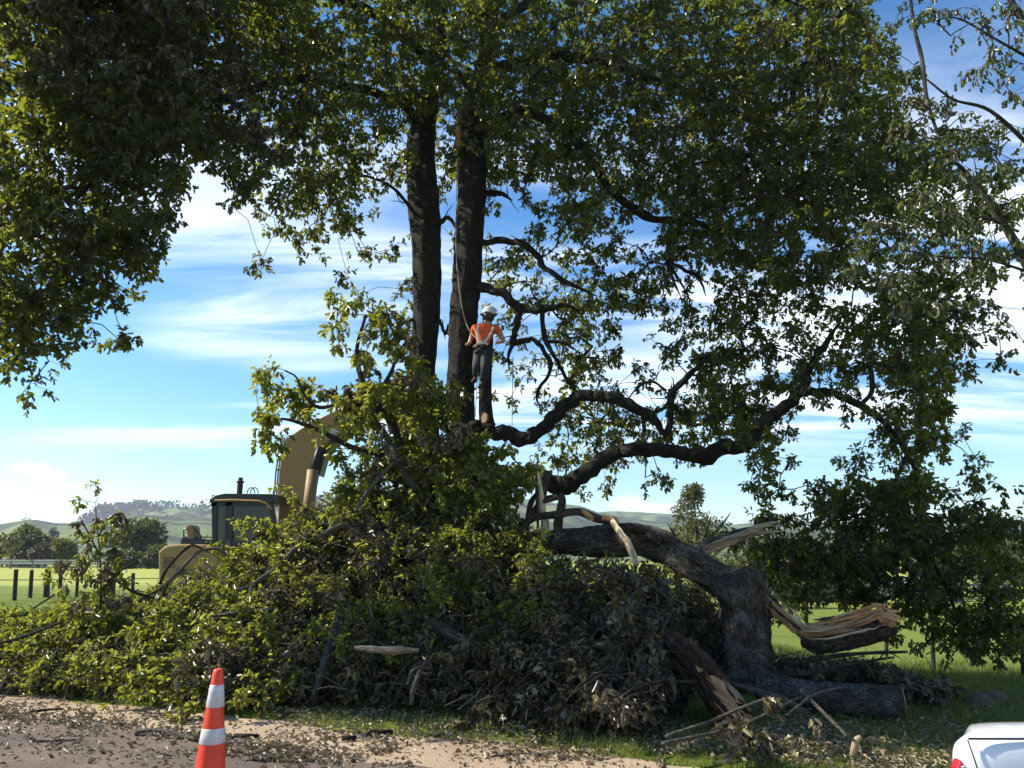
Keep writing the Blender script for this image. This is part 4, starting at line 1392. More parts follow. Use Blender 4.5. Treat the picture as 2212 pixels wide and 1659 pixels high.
leafy_limb('wilted_branch', 'wilted branch with pale curled leaves on the grass in front of the cut log',
           [[(1430, 1606, 6.3, 4), (1500, 1592, 6.5, 4), (1580, 1575, 6.7, 3.5), (1660, 1540, 6.9, 3), (1740, 1500, 7.1, 2)],
            [(1440, 1590, 6.4, 4), (1530, 1560, 6.7, 4), (1600, 1530, 6.9, 3.5), (1680, 1500, 7.1, 3)],
            [(1730, 1490, 7.1, 4), (1780, 1540, 6.8, 4), (1830, 1590, 6.5, 3)],
            [(1700, 1545, 6.8, 3), (1760, 1500, 7, 3), (1820, 1485, 7.1, 2)]],
           SP3, 25, (6.2, 7.2), .095, 2.6, .95, .62, dens=.5, spread=.14, bark='stick')
SP4 = """
000000000000000000000000000
0000000000000000000000000011
000000000000000000000000002
"""
leafy_limb('wilted_sprig', 'greyish wilted sprig hanging before the dark hollow under the arched trunk',
           [[(1405, 1300, 8.9, 2.5), (1390, 1360, 8.7, 2.5), (1370, 1440, 8.4, 2), (1360, 1500, 8.2, 1.5)],
            [(1390, 1360, 8.7, 2), (1330, 1400, 8.5, 1.5), (1290, 1450, 8.3, 1.2)]],
           """
0000000000000000000000003
00000000000000000000000355
00000000000000000000000455
00000000000000000000000444
""", 23, (8.0, 8.8), .10, 2.6, .95, .6, dens=.3, spread=.14)

# ------------------------------------------------------------------ fallen trunks, logs and torn spars
def log(name, label, paths, mat, cat='log', parts=None, sides=18, rough=.09, ridge=.05, group=None, endcap=None):
    pts, rad = pxpath(paths[0])
    t = empty(name, pts[0], label, cat, group)
    for i, path in enumerate(paths):
        pts, rad = pxpath(path)
        pn, mt = ('trunk' if cat == 'tree trunk' else 'wood', mat) if not parts or i >= len(parts) or parts[i] is None else parts[i]
        if mt in (M['wood'], M['wood_pale'], M['wood_grey']):
            Geo().tube(pts, rad, 9, rough=.12, ridge=.24, seed=int(path[0][0] + path[0][1]), sub=6).build(pn, mt, t)
        else:
            Geo().tube(pts, rad, sides, rough=rough, ridge=ridge, seed=int(path[0][0] + path[0][1]), sub=8).build(pn, mt, t, smooth=True)
    return t


def splinters(t, px, py, Y, dirpx, n_, L, w, mat, spread=.35):
    """pointed slivers at a torn end"""
    base, tip = P(px, py, Y), P(px + dirpx[0], py + dirpx[1], Y + (dirpx[2] if len(dirpx) > 2 else 0))
    ax = unit(tip - base)
    for k in range(n_):
        d = unit(ax + rng.normal(0, spread, 3))
        o = base + rng.normal(0, w, 3)
        l = L * rng.uniform(.5, 1.25)
        Geo().tube([o - d * l * .3, o + d * l * .3, o + d * l], [w * .38, w * .3, .002], 5, ridge=.25, seed=int(px) + k).build('splinter', mat, t)


def fibres(t, path, n_, spread, r, mat, lo=.5):
    """ragged strands of torn wood running along a path"""
    pts, rad = pxpath(path)
    pts, rad = spline(pts, rad, 5)
    k = len(pts)
    for j in range(n_):
        i0 = int(rng.uniform(0, k * .55))
        i1 = min(k, i0 + max(4, int(k * rng.uniform(lo * .6, lo))))
        seg = pts[i0:i1]
        off = rng.normal(0, spread, 3)
        fan = np.linspace(0, 1, len(seg))[:, None] ** 2 * rng.normal(0, spread * .9, 3)
        off[1] = -abs(off[1]) - .03
        rr = r * rng.uniform(.5, 1.3) * np.sin(np.linspace(.25, 3.05, len(seg)))
        Geo().tube(seg + off + fan + rng.normal(0, .004, seg.shape), np.maximum(rr, .0015), 5, ridge=.3, seed=j).build('splinter', mat, t)


arch = log('fallen_trunk', 'thick arched fallen oak trunk with lichened bark bending down to the ground at right',
           [[(1085, 1200, 12.4, 22), (1140, 1178, 12.2, 26), (1210, 1172, 11.9, 28), (1290, 1172, 11.6, 31), (1370, 1168, 11.3, 29), (1435, 1186, 11.0, 31), (1500, 1222, 10.7, 33), (1560, 1256, 10.4, 34), (1598, 1266, 10.2, 36)],
            [(1590, 1245, 10.2, 34), (1600, 1268, 10.15, 47), (1606, 1310, 10.1, 49), (1610, 1370, 10.05, 48), (1613, 1430, 10.0, 51), (1618, 1478, 9.95, 58), (1624, 1500, 9.9, 64)],
            [(1325, 1140, 11.2, 8), (1370, 1140, 11.05, 10), (1430, 1155, 10.9, 11), (1490, 1192, 10.6, 9), (1520, 1215, 10.5, 7)]],
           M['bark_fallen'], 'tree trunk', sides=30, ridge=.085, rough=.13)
for k, path in enumerate(([(1548, 1262, 10.25, 16), (1575, 1282, 10.0, 30), (1592, 1312, 9.92, 18)], [(1600, 1238, 10.1, 14), (1630, 1256, 10.0, 24), (1640, 1290, 9.98, 14)], [(1478, 1196, 10.6, 8), (1500, 1204, 10.45, 15), (1522, 1222, 10.4, 8)], [(1395, 1158, 10.95, 6), (1412, 1160, 10.85, 13), (1428, 1172, 10.8, 6)])):
    pts, rad = pxpath(path)
    Geo().tube(pts, rad, 16, rough=.2, ridge=.10, seed=600 + k, sub=6).build('burl', M['bark_fallen'], arch, smooth=True)
log('torn_branch', 'thin torn branch with an orange broken end lying along the top of the arched trunk',
    [[(1120, 1150, 11.6, 8), (1150, 1120, 11.5, 8), (1200, 1112, 11.3, 8), (1250, 1106, 11.2, 9), (1290, 1120, 11.1, 9), (1325, 1128, 11.0, 7)],
     [(1258, 1104, 11.05, 5), (1272, 1114, 11.0, 6), (1280, 1124, 11.0, 3)],
     [(1300, 1118, 11.0, 5), (1325, 1124, 10.95, 6), (1336, 1130, 10.95, 3)]],
    M['bark_fallen'], 'branch', [None, ('torn_wood', M['wood']), ('torn_wood', M['wood'])], 12)
t = log('peeled_strip', 'pale strip of peeled wood hanging over the side of the arched trunk',
        [[(1322, 1126, 10.9, 5), (1340, 1150, 10.7, 6), (1358, 1175, 10.6, 6), (1370, 1200, 10.55, 5), (1378, 1222, 10.5, 2)],
         [(1345, 1155, 10.68, 3), (1362, 1185, 10.56, 4), (1366, 1215, 10.5, 1.5)]],
        M['wood_pale'], 'wood strip', [('strip', M['wood_pale']), ('strip', M['wood_pale'])])
snag = log('splintered_snag', 'upright splintered snag of pale split wood before the lower bough',
           [[(1182, 1200, 11.9, 9), (1178, 1130, 11.9, 9), (1168, 1075, 11.9, 8), (1162, 1030, 11.9, 6), (1159, 1000, 11.9, 2)],
            [(1172, 1090, 11.9, 6), (1176, 1050, 11.95, 8), (1182, 1018, 12, 7)],
            [(1130, 1190, 12, 6), (1142, 1110, 12, 6), (1150, 1080, 11.95, 6), (1172, 1055, 11.9, 5)],
            [(1138, 1120, 12, 5), (1160, 1095, 11.95, 6), (1172, 1082, 11.9, 5)],
            [(1172, 1082, 11.9, 7), (1195, 1076, 11.85, 8), (1213, 1074, 11.8, 6)],
            [(1212, 1066, 11.8, 6), (1214, 1085, 11.8, 9), (1206, 1130, 11.8, 10), (1205, 1180, 11.8, 10)],
            [(1162, 1140, 11.8, 3), (1160, 1060, 11.8, 4), (1157, 1010, 11.8, 2)]],
           M['bark_fallen'], 'broken branch', [('split_wood', M['wood_pale']), None, None, None, None, None, ('bark_strip', M['bark_fallen'])], 12)
splinters(snag, 1160, 1010, 11.9, (0, -20), 4, .14, .05, M['wood_pale'], .2)
log('dark_stub', 'dark bare branch propped against the lower bough left of the splintered snag',
    [[(1048, 1008, 13.9, 9), (1056, 1045, 13.6, 9), (1072, 1085, 13.3, 10), (1084, 1130, 13.1, 10)]], M['bark'], 'branch', None, 12)
spar = log('splintered_spar', 'grey splintered spar pointing up to the right from behind the arched trunk',
           [[(1470, 1210, 10.95, 14), (1510, 1188, 10.9, 13), (1560, 1166, 10.8, 11), (1605, 1150, 10.7, 9), (1640, 1140, 10.65, 5)],
            [(1530, 1186, 10.78, 8), (1580, 1166, 10.7, 9), (1620, 1147, 10.62, 7), (1655, 1133, 10.6, 4), (1682, 1127, 10.6, 1.2)],
            [(1560, 1178, 10.78, 6), (1620, 1158, 10.7, 6), (1655, 1150, 10.65, 4), (1694, 1148, 10.6, 1)],
            [(1612, 1152, 10.65, 3), (1613, 1170, 10.62, 3), (1611, 1194, 10.6, 1)],
            [(1500, 1196, 10.8, 6), (1530, 1192, 10.78, 5), (1552, 1183, 10.78, 2)]],
           M['bark_log'], 'broken branch', [None, ('split_wood', M['wood_grey']), ('split_wood', M['wood_grey']), ('splinter', M['wood_grey']), ('split_wood', M['wood_grey'])], 14)
fibres(spar, [(1500, 1192, 10.8, 6), (1560, 1170, 10.7, 6), (1620, 1150, 10.6, 6), (1690, 1138, 10.55, 4)], 12, .035, .013, M['wood_grey'])
fibres(t, [(1330, 1135, 10.75, 5), (1352, 1168, 10.6, 6), (1378, 1224, 10.5, 2)], 7, .02, .008, M['wood_pale'])
torn = log('torn_limb', 'torn limb with bright orange exposed wood pointing right beside the upright trunk',
           [[(1735, 1380, 9.8, 16), (1765, 1388, 9.7, 26), (1810, 1380, 9.6, 30), (1860, 1366, 9.5, 30), (1905, 1352, 9.4, 27), (1925, 1346, 9.4, 21)],
            [(1640, 1280, 10.1, 9), (1668, 1312, 10.0, 13), (1700, 1340, 9.9, 14), (1735, 1364, 9.75, 14), (1790, 1364, 9.52, 13), (1850, 1348, 9.4, 12), (1900, 1330, 9.3, 11), (1932, 1338, 9.3, 6)],
            [(1632, 1268, 10.1, 6), (1655, 1285, 10.05, 8), (1690, 1322, 9.95, 7), (1716, 1350, 9.85, 5)],
            [(1745, 1352, 9.7, 4), (1790, 1344, 9.6, 6), (1840, 1330, 9.5, 7), (1880, 1320, 9.45, 5)],
            [(1890, 1322, 9.3, 8), (1915, 1338, 9.2, 12), (1930, 1348, 9.2, 9)]],
           M['bark_fallen'], 'broken branch', [None, ('exposed_wood', M['wood']), ('bark_strip', M['bark_fallen']), ('bark_strip', M['bark_log']), ('exposed_wood', M['wood'])], 20)
TP = [(1640, 1280, 10.0, 9), (1700, 1338, 9.8, 14), (1735, 1362, 9.65, 14), (1790, 1362, 9.42, 13), (1850, 1346, 9.3, 12), (1905, 1330, 9.2, 11), (1938, 1336, 9.2, 6)]
fibres(torn, TP, 12, .05, .018, M['wood'])
fibres(torn, TP, 8, .06, .016, M['wood_pale'])
fibres(torn, TP, 7, .06, .020, M['bark_fallen'], .35)
splinters(torn, 1915, 1335, 9.3, (30, 4), 9, .16, .07, M['wood'], .3)
splinters(torn, 1720, 1350, 9.8, (-30, -20), 7, .18, .05, M['wood_pale'], .3)
cl = log('cut_log', 'grey lichened log lying flat on the grass, sawn end to the right',
         [[(1640, 1478, 8.7, 28), (1700, 1492, 8.5, 31), (1790, 1507, 8.3, 33), (1880, 1514, 8.1, 33), (1950, 1516, 8.0, 32)]], M['bark_log'], 'log', None, 24)
a, b = P(1950, 1516, 8.0), P(1880, 1514, 8.1)
ax = np.array(Vector(a - b).to_track_quat('Z', 'Y').to_matrix())
lathe(Geo(), [(.145, 0), (.14, .012)], a, 20, ax).build('sawn_end', M['cut'], cl)
sp = log('split_log', 'reddish split log leaning down to the grass left of the upright trunk',
         [[(1425, 1362, 8.9, 14), (1460, 1392, 8.75, 23), (1510, 1440, 8.5, 30), (1555, 1500, 8.2, 36), (1590, 1548, 7.9, 40)],
          [(1440, 1385, 8.6, 10), (1480, 1425, 8.35, 16), (1520, 1475, 8.1, 18), (1550, 1525, 7.85, 17), (1565, 1548, 7.75, 12)],
          [(1535, 1465, 8.05, 7), (1560, 1500, 7.9, 9), (1590, 1545, 7.7, 8)],
          [(1560, 1470, 8.1, 5), (1590, 1500, 7.95, 7), (1622, 1535, 7.8, 3)]],
         M['bark_red'], 'log', [None, ('stripped_wood', M['bark_red']), ('exposed_wood', M['wood']), ('exposed_wood', M['wood_grey'])], 20)
fibres(sp, [(1500, 1430, 8.0, 6), (1550, 1490, 7.75, 6), (1612, 1552, 7.5, 6)], 12, .06, .016, M['wood'])
fibres(sp, [(1450, 1390, 8.4, 6), (1520, 1460, 8.0, 6), (1600, 1550, 7.6, 6)], 8, .07, .018, M['bark_red'])
splinters(sp, 1585, 1540, 7.8, (12, 20), 6, .2, .06, M['wood_grey'], .25)

STK = [
    ('bare_branch', 'long pale stick leaning up out of the top of the brush heap', [(768, 1105, 11.0, 3.5), (790, 1068, 11.1, 4), (820, 1030, 11.2, 4), (852, 998, 11.4, 3)], 'stick'),
    ('bare_branch', 'bent brown branch arching over the excavator counterweight', [(345, 1262, 10.9, 3.6), (356, 1236, 10.9, 3.4), (374, 1212, 10.9, 3.2), (408, 1180, 10.9, 2.8), (430, 1182, 10.9, 2.4), (448, 1192, 10.9, 2)], 'twig'),
    ('bare_branch', 'slender arching branch crossing the excavator body from lower left', [(300, 1300, 10.6, 3), (360, 1262, 10.7, 3.5), (395, 1225, 10.8, 3.5), (430, 1192, 10.9, 3.5), (470, 1185, 10.9, 3), (490, 1200, 10.9, 2.5)], 'stick'),
    ('bare_branch', 'sunlit crooked branch rising to the right below the excavator cab', [(480, 1290, 10.6, 3.5), (540, 1265, 10.8, 4.5), (600, 1225, 10.9, 6), (640, 1185, 11, 7), (690, 1160, 11.1, 6.5), (740, 1135, 11.2, 6), (775, 1155, 11.3, 6)], 'stick'),
    ('bare_branch', 'thin forked branch under the sunlit crooked one', [(600, 1262, 10.8, 3), (660, 1195, 11, 4), (700, 1180, 11, 4), (740, 1170, 11.1, 3)], 'twig'),
    ('bare_branch', 'curved dark branch hanging across the left paddock fence', [(225, 1225, 10.7, 2.5), (262, 1262, 10.6, 2.8), (300, 1283, 10.6, 3), (345, 1290, 10.6, 3.4), (362, 1262, 10.7, 3)], 'twig'),
    ('bare_branch', 'grey upright branch with a pale broken side stub in the front of the heap', [(672, 1512, 8.6, 5), (690, 1470, 8.6, 8), (705, 1420, 8.7, 10), (722, 1370, 8.9, 9), (728, 1335, 9.1, 6)], 'bark_log'),
    ('broken_board', 'splintered pale slab of wood caught level in the middle of the heap', [(765, 1398, 8.7, 3), (800, 1402, 8.7, 7), (850, 1404, 8.7, 8), (905, 1404, 8.7, 4)], 'wood_grey'),
    ('bare_branch', 'pale bare stick standing at the foot of the heap, centre', [(888, 1522, 8.0, 5), (895, 1480, 8.0, 5.5), (912, 1440, 8.2, 5), (930, 1425, 8.3, 3)], 'stick'),
    ('bare_branch', 'thin pale twig curving beside the stick at the heap foot', [(880, 1480, 8.0, 2.5), (890, 1450, 8.1, 3), (925, 1432, 8.2, 2)], 'stick'),
    ('bare_branch', 'brown limb sloping down to the right in the middle of the heap', [(925, 1345, 9.0, 10), (970, 1365, 8.8, 12), (1010, 1395, 8.6, 12), (1050, 1420, 8.5, 8)], 'twig'),
    ('bare_branch', 'reddish stripped branch in the dark centre of the heap', [(1180, 1362, 8.9, 7), (1215, 1378, 8.8, 10), (1260, 1400, 8.6, 10), (1300, 1425, 8.5, 6)], 'bark_red'),
    ('bare_branch', 'short reddish branch behind the hanging wilted sprig', [(1330, 1350, 9.2, 6), (1370, 1370, 9.1, 7), (1420, 1395, 9.0, 6)], 'bark_red'),
    ('bare_branch', 'curved pale twig in the dark foot of the heap, below the arch', [(1345, 1500, 7.6, 2), (1352, 1525, 7.5, 3), (1375, 1560, 7.4, 2)], 'stick'),
    ('bare_branch', 'pale curled twig high in the shaded heap, right of centre', [(1085, 1255, 10.4, 2.5), (1105, 1247, 10.4, 3), (1130, 1256, 10.4, 2)], 'stick'),
    ('bare_branch', 'greyish branch lying between the split log and the cut log', [(1560, 1472, 8.3, 6), (1640, 1495, 8.0, 7), (1700, 1515, 7.7, 7), (1740, 1540, 7.5, 6)], 'stick'),
    ('bare_branch', 'long thin branch reaching right over the grass below the torn limb', [(1700, 1435, 9.2, 5), (1780, 1420, 9.2, 5), (1850, 1412, 9.2, 4), (1960, 1408, 9.2, 3)], 'twig'),
    ('bare_branch', 'knotty thin branch just above the cut log', [(1690, 1460, 9.0, 5), (1780, 1448, 9.0, 5), (1850, 1432, 9.0, 4), (1930, 1420, 9.0, 2)], 'twig'),
    ('bare_branch', 'dark branch propped on the grass behind the cut log', [(1850, 1432, 10.0, 7), (1900, 1465, 9.8, 8), (1940, 1490, 9.6, 7)], 'twig'),
    ('bare_branch', 'stout dark branch crossing the left brush below the fence', [(455, 1330, 10, 10), (520, 1345, 9.9, 13), (600, 1360, 9.8, 11)], 'bark'),
    ('bare_branch', 'straight pale stick lying across the left brush', [(425, 1335, 9.6, 3), (500, 1325, 9.7, 3.5), (590, 1315, 9.8, 3)], 'stick'),
    ('bare_branch', 'thin pole on the far left of the brush heap', [(-20, 1395, 9.6, 3), (60, 1372, 9.7, 3.5), (130, 1345, 9.8, 3)], 'twig'),
    ('bare_branch', 'grey diagonal branch rising through the broken limb foliage', [(900, 1060, 11.3, 7), (872, 1020, 11.4, 7), (845, 960, 11.5, 6), (818, 915, 11.5, 4), (770, 850, 11.5, 3)], 'twig'),
    ('bare_branch', 'curling grey twig beside the grey diagonal branch', [(868, 995, 11.3, 2.5), (838, 985, 11.3, 3), (824, 950, 11.3, 3), (830, 915, 11.3, 2)], 'stick'),
]
for nm, lb, path, mt in STK:
    pts, rad = pxpath(path)
    t = empty(nm, pts[0], lb, 'branch' if nm == 'bare_branch' else 'wood', 'bare branches in the heap')
    Geo().tube(pts, rad, 10, rough=.12, ridge=.06 if mt != 'wood_grey' else .25, seed=int(path[0][0] * 3 + path[0][1]), sub=6).build('stem', M[mt], t, smooth=mt != 'wood_grey')
    for k in range(3):
        j = rng.integers(1, len(pts))
        o = pts[j] * .6 + pts[j - 1] * .4
        d = unit(pts[j] - pts[j - 1] + rng.normal(0, .7, 3) * np.linalg.norm(pts[j] - pts[j - 1]))
        L = rng.uniform(.1, .35)
        Geo().tube([o, o + d * L * .5 + rng.normal(0, .015, 3), o + d * L], [rad[j] * .5, rad[j] * .38, rad[j] * .2], 6, seed=k, sub=3).build('twig', M['stick' if mt == 'stick' else 'twig'], t, smooth=True)
# ------------------------------------------------------------------ excavator behind the heap
YE = 18.6
ex = empty('excavator', (-8.2, 20, 0), 'yellow tracked excavator with a dark cab, boom raised behind the oak', 'excavator')
cw = Geo().prism([(342, 1290), (341, 1192), (349, 1184), (360, 1178), (385, 1175), (440, 1176), (468, 1186), (478, 1200), (478, 1290)], YE, YE + 2.7).build('counterweight', M['yellow'], ex, bevel=.05)
Geo().prism([(400, 1290), (400, 1230), (470, 1225), (470, 1290)], YE - .02, YE - .003).build('panel_line', M['yellow_dark'], cw)
for k in range(5):
    Geo().prism([(352, 1204 + k * 5), (352, 1206 + k * 5), (378, 1206 + k * 5), (378, 1204 + k * 5)], YE - .012, YE - .002).build('vent_slot', M['black'], cw)
lathe(Geo(), [(.09, 0), (.09, .03)], P(390, 1232, YE - .03), 14, np.array(Matrix.Rotation(R(90), 3, 'X'))).build('lifting_eye', M['black'], cw)
Geo().prism([(470, 1290), (470, 1195), (610, 1195), (640, 1290)], YE + .05, YE + 2.65).build('deck', M['yellow_dark'], ex, bevel=.04)
Geo().prism([(470, 1205), (470, 1180), (520, 1180), (520, 1205)], YE + 1.25, YE + 2.6).build('engine_hood', M['yellow'], ex, bevel=.04)
Geo().prism([(390, 1177), (390, 1166), (394, 1160), (455, 1166), (460, 1177)], YE + .5, YE + 1.5).build('hood_cover', M['black'], ex, bevel=.02)
Geo().prism([(400, 1140), (403, 1134), (412, 1133), (418, 1137), (421, 1163), (406, 1166)], YE + .5, YE + .9).build('filter_box', M['yellow_dark'], ex, bevel=.03)
g = Geo()
for a, b in (((397, 1166), (397, 1144)), ((397, 1144), (402, 1142)), ((418, 1140), (434, 1158)), ((434, 1158), (434, 1172)), ((434, 1160), (490, 1162)), ((421, 1158), (430, 1168))):
    g.tube([P(*a, YE + .55), P(*b, YE + .55)], .018, 6)
g.tube([P(397, 1160, YE + .55), P(434, 1164, YE + .55)], .014, 6)
g.build('handrail', M['black'], ex)
# cab: frame of posts and panels, glass between them
cab = Geo()
for y0, y1 in ((YE - .25, YE - .17), (YE + .75, YE + .83)):
    for poly in ([(456, 1085), (470, 1083), (467, 1170), (458, 1170)], [(486, 1082), (503, 1082), (503, 1172), (484, 1172)],
                 [(580, 1088), (592, 1098), (603, 1172), (590, 1172)], [(456, 1170), (604, 1170), (600, 1196), (482, 1196), (465, 1186)],
                 [(456, 1083), (590, 1083), (592, 1100), (575, 1093), (456, 1094)]):
        cab.prism(poly, y0, y1)
cab.prism([(456, 1085), (459, 1075), (466, 1070), (485, 1066), (590, 1067), (594, 1085)], YE - .28, YE + .87)
cab.prism([(456, 1170), (604, 1170), (600, 1197), (482, 1197), (465, 1187)], YE - .15, YE + .73)
cb = cab.build('cab', M['black'], ex, bevel=.012)
Geo().tube([P(463, 1081, YE - .29), P(500, 1080, YE - .29), P(560, 1082, YE - .29), P(576, 1087, YE - .29), P(588, 1100, YE - .29)], .028, 6).build('roof_trim', M['yellow'], cb)
for poly in ([(470, 1094), (486, 1094), (484, 1170), (467, 1170)], [(503, 1094), (575, 1093), (582, 1098), (590, 1170), (503, 1170)]):
    for yy in (YE - .21, YE + .79):
        Geo().prism(poly, yy - .004, yy + .004).build('window', M['glass'], cb)
st = Geo().prism([(512, 1196), (510, 1150), (518, 1140), (526, 1112), (545, 1108), (552, 1120), (548, 1150), (560, 1160), (560, 1196)], YE + .2, YE + .5)
st.prism([(503, 1112), (520, 1106), (520, 1112), (503, 1120)], YE + .65, YE + .7)
st.prism([(553, 1120), (576, 1120), (580, 1150), (570, 1150)], YE + .2, YE + .3)
st.build('seat', M['black'], cb, bevel=.02)
Geo().prism([(489, 1168), (496, 1167), (496, 1182), (489, 1182)], YE - .262, YE - .252).build('label_plate', M['rail_grey'], cb)
lathe(Geo(), [(.07, 0), (.075, .2), (.07, .28), (.1, .29), (.1, .33), (.055, .34), (.06, .42)], P(517, 1067, YE + .6), 12).build('exhaust', M['rust'], ex)
g = Geo()
for cx in (542, 549):
    c = P(cx, 1066, YE + .5)
    g.tube([c + np.array([math.cos(a) * .10, 0, math.sin(a) * .15]) for a in np.linspace(0, math.pi, 9)], .014, 5)
g.build('hose_loop', M['black'], ex)
g = Geo()
g.prism([(453, 1078), (462, 1076), (463, 1086), (453, 1086)], YE - .3, YE - .15)
g.tube([P(458, 1076, YE - .2), P(459, 1070, YE - .2), P(466, 1072, YE - .2)], .015, 5)
g.build('work_lamp', M['black'], cb)
# boom and stick
YB = YE + 1.1
boom = Geo().prism([(596, 1235), (600, 1120), (603, 1020), (610, 975), (622, 945), (650, 925), (700, 898), (760, 870), (830, 850), (870, 852), (872, 872), (820, 892), (760, 925), (715, 948), (692, 972), (680, 1010), (668, 1075), (645, 1200), (640, 1235)], YB, YB + .62)
bo = boom.build('boom', M['yellow'], ex, bevel=.03)
Geo().prism([(700, 951), (735, 934), (742, 945), (718, 962), (700, 992), (690, 1028), (682, 1022), (686, 985)], YB + .06, YB + .56).build('boom_plate', M['black'], bo)
for yy in (YB - .16, YB + .66):
    g = Geo().tube([P(652, 1260, yy), P(668, 1090, yy), P(676, 1015, yy)], [.16, .16, .15], 12)
    cy = g.build('boom_cylinder', M['yellow_dark'], ex, smooth=True)
    Geo().tube([P(675, 1018, yy), P(690, 965, yy)], .07, 10).build('piston_rod', M['steel'], cy, smooth=True)
g = Geo()
for k, dx in enumerate((0, 5, 9)):
    g.tube([P(590 + dx, 1095, YB + .1 * k), P(596 + dx, 1020, YB + .1 * k), P(604 + dx, 965, YB + .1 * k), P(617 + dx, 945, YB + .1 * k)], .022, 6)
for yy in (1080, 1050, 1015, 985):
    x = np.interp(yy, [965, 1020, 1095], [604, 596, 590])
    g.tube([P(x, yy, YB), P(x + 12, yy, YB + .2)], .02, 5)
g.build('hydraulic_pipes', M['steel'], bo)
# lettering fragments on the boom side
g = Geo()
g.prism([(697, 947), (699, 935), (703, 935), (705, 945)], YB - .012, YB - .003)
g.prism([(709, 942), (715, 925), (719, 925), (716, 942)], YB - .012, YB - .003)
g.prism([(717, 933), (719, 925), (731, 931), (728, 935)], YB - .012, YB - .003)
g.prism([(712, 937), (714, 934), (724, 934), (723, 937)], YB - .011, YB - .0035)
g.build('lettering', M['white_decal'], bo)
g = Geo()
g.prism([(747, 908), (760, 922), (775, 925), (795, 912), (797, 900), (780, 908), (766, 908), (757, 898)], YB - .012, YB - .003)
g.build('green_emblem', M['green'], bo)
sk = Geo().prism([(845, 838), (880, 845), (905, 915), (915, 945), (880, 955), (862, 930), (838, 870)], YB + .05, YB + .5).build('stick_arm', M['yellow'], ex, bevel=.03)
Geo().tube([P(760, 862, YB + .3), P(850, 838, YB + .3)], .10, 10).build('stick_cylinder', M['yellow_dark'], ex, smooth=True)
bk = Geo().prism([(838, 950), (885, 945), (892, 985), (886, 1020), (850, 1032), (815, 1020), (808, 985)], YB - .1, YB + 1.0).build('bucket', M['black'], ex, bevel=.04)
for k in range(4):
    Geo().prism([(808, 985), (820, 1012), (798, 1018 + k)], YB + .0 + k * .26, YB + .12 + k * .26).build('tooth', M['steel'], bk)
for y0 in (YE + .0, YE + 2.1):
    tr = Geo().prism([(330, 1392), (322, 1370), (330, 1345), (350, 1335), (640, 1335), (662, 1345), (668, 1370), (660, 1392)], y0, y0 + .6).build('track', M['steel'], ex, bevel=.05)
    for x in np.arange(340, 655, 16):
        Geo().prism([(x, 1337), (x, 1332), (x + 10, 1332), (x + 10, 1337)], y0 - .02, y0 + .62).build('track_shoe', M['black'], tr)
Geo().prism([(400, 1340), (400, 1288), (600, 1288), (600, 1340)], YE + .6, YE + 2.1).build('undercarriage', M['black'], ex)

# ------------------------------------------------------------------ climber
YC = 14.30


def skinned(name, pts, edges, mat, parent, sub=2, root=0):
    """pts [(px,py,dY,radius)]; one continuous skin"""
    me = bpy.data.meshes.new(name)
    co = [P(x, y, YC + d) for x, y, d, r in pts]
    me.from_pydata([tuple(map(float, c)) for c in co], edges, [])
    o = bpy.data.objects.new(name, me)
    link(o, name, parent)
    m = o.modifiers.new('skin', 'SKIN')
    m.use_smooth_shade = True
    for i, (x, y, d, r) in enumerate(pts):
        rr = r if isinstance(r, tuple) else (r, r)
        me.skin_vertices[0].data[i].radius = rr
        me.skin_vertices[0].data[i].use_root = (i == root)
    s = o.modifiers.new('sub', 'SUBSURF')
    s.levels = s.render_levels = sub
    me.materials.append(mat)
    return o


per = empty('person', P(1040, 835, YC), 'climber in white helmet and orange high-visibility shirt roped to the oak stem', 'person')
# body (skin shows at neck and forearms): pelvis, spine, neck, head, arms, legs
BODY = [(1042, 752, 0, .13), (1044, 730, 0, .12), (1047, 710, -.02, .15), (1052, 698, -.03, .07), (1054, 690, -.04, .075), (1056, 680, -.05, .09), (1056, 672, -.05, .075),
        (1071, 708, -.02, .065), (1083, 724, -.08, .048), (1089, 737, -.16, .042), (1080, 740, -.24, .034), (1074, 739, -.27, .030),
        (1026, 707, .04, .065), (1019, 726, .12, .048), (1014, 742, .10, .040), (1006, 745, .02, .032),
        (1049, 768, -.05, .09), (1047, 795, -.13, .068), (1042, 822, -.03, .048), (1041, 832, -.02, .04), (1036, 838, -.10, .035),
        (1034, 768, .02, .09), (1030, 792, -.08, .066), (1029, 812, .05, .047), (1028, 821, .06, .04), (1022, 826, -.02, .035)]
BE = [(0, 1), (1, 2), (2, 3), (3, 4), (4, 5), (5, 6), (2, 7), (7, 8), (8, 9), (9, 10), (10, 11), (2, 12), (12, 13), (13, 14), (14, 15),
      (0, 16), (16, 17), (17, 18), (18, 19), (19, 20), (0, 21), (21, 22), (22, 23), (23, 24), (24, 25)]
body = skinned('body', BODY, BE, M['skin'], per)
skinned('shirt', [(1042, 750, 0, (.175, .15)), (1044, 735, 0, (.165, .14)), (1047, 714, -.02, (.185, .15)), (1049, 705, -.025, (.12, .11)), (1070, 709, -.02, .088), (1081, 721, -.07, .075), (1026, 708, .04, .088), (1020, 722, .10, .075)],
        [(0, 1), (1, 2), (2, 3), (2, 4), (4, 5), (2, 6), (6, 7)], M['hivis'], per)
skinned('trousers', [(1043, 744, 0, (.18, .15)), (1050, 767, -.05, .13), (1048, 796, -.13, .108), (1042, 826, -.03, .082), (1035, 767, .02, .13), (1030, 793, -.08, .105), (1029, 815, .05, .08)],
        [(0, 1), (1, 2), (2, 3), (0, 4), (4, 5), (5, 6)], M['trouser'], per)
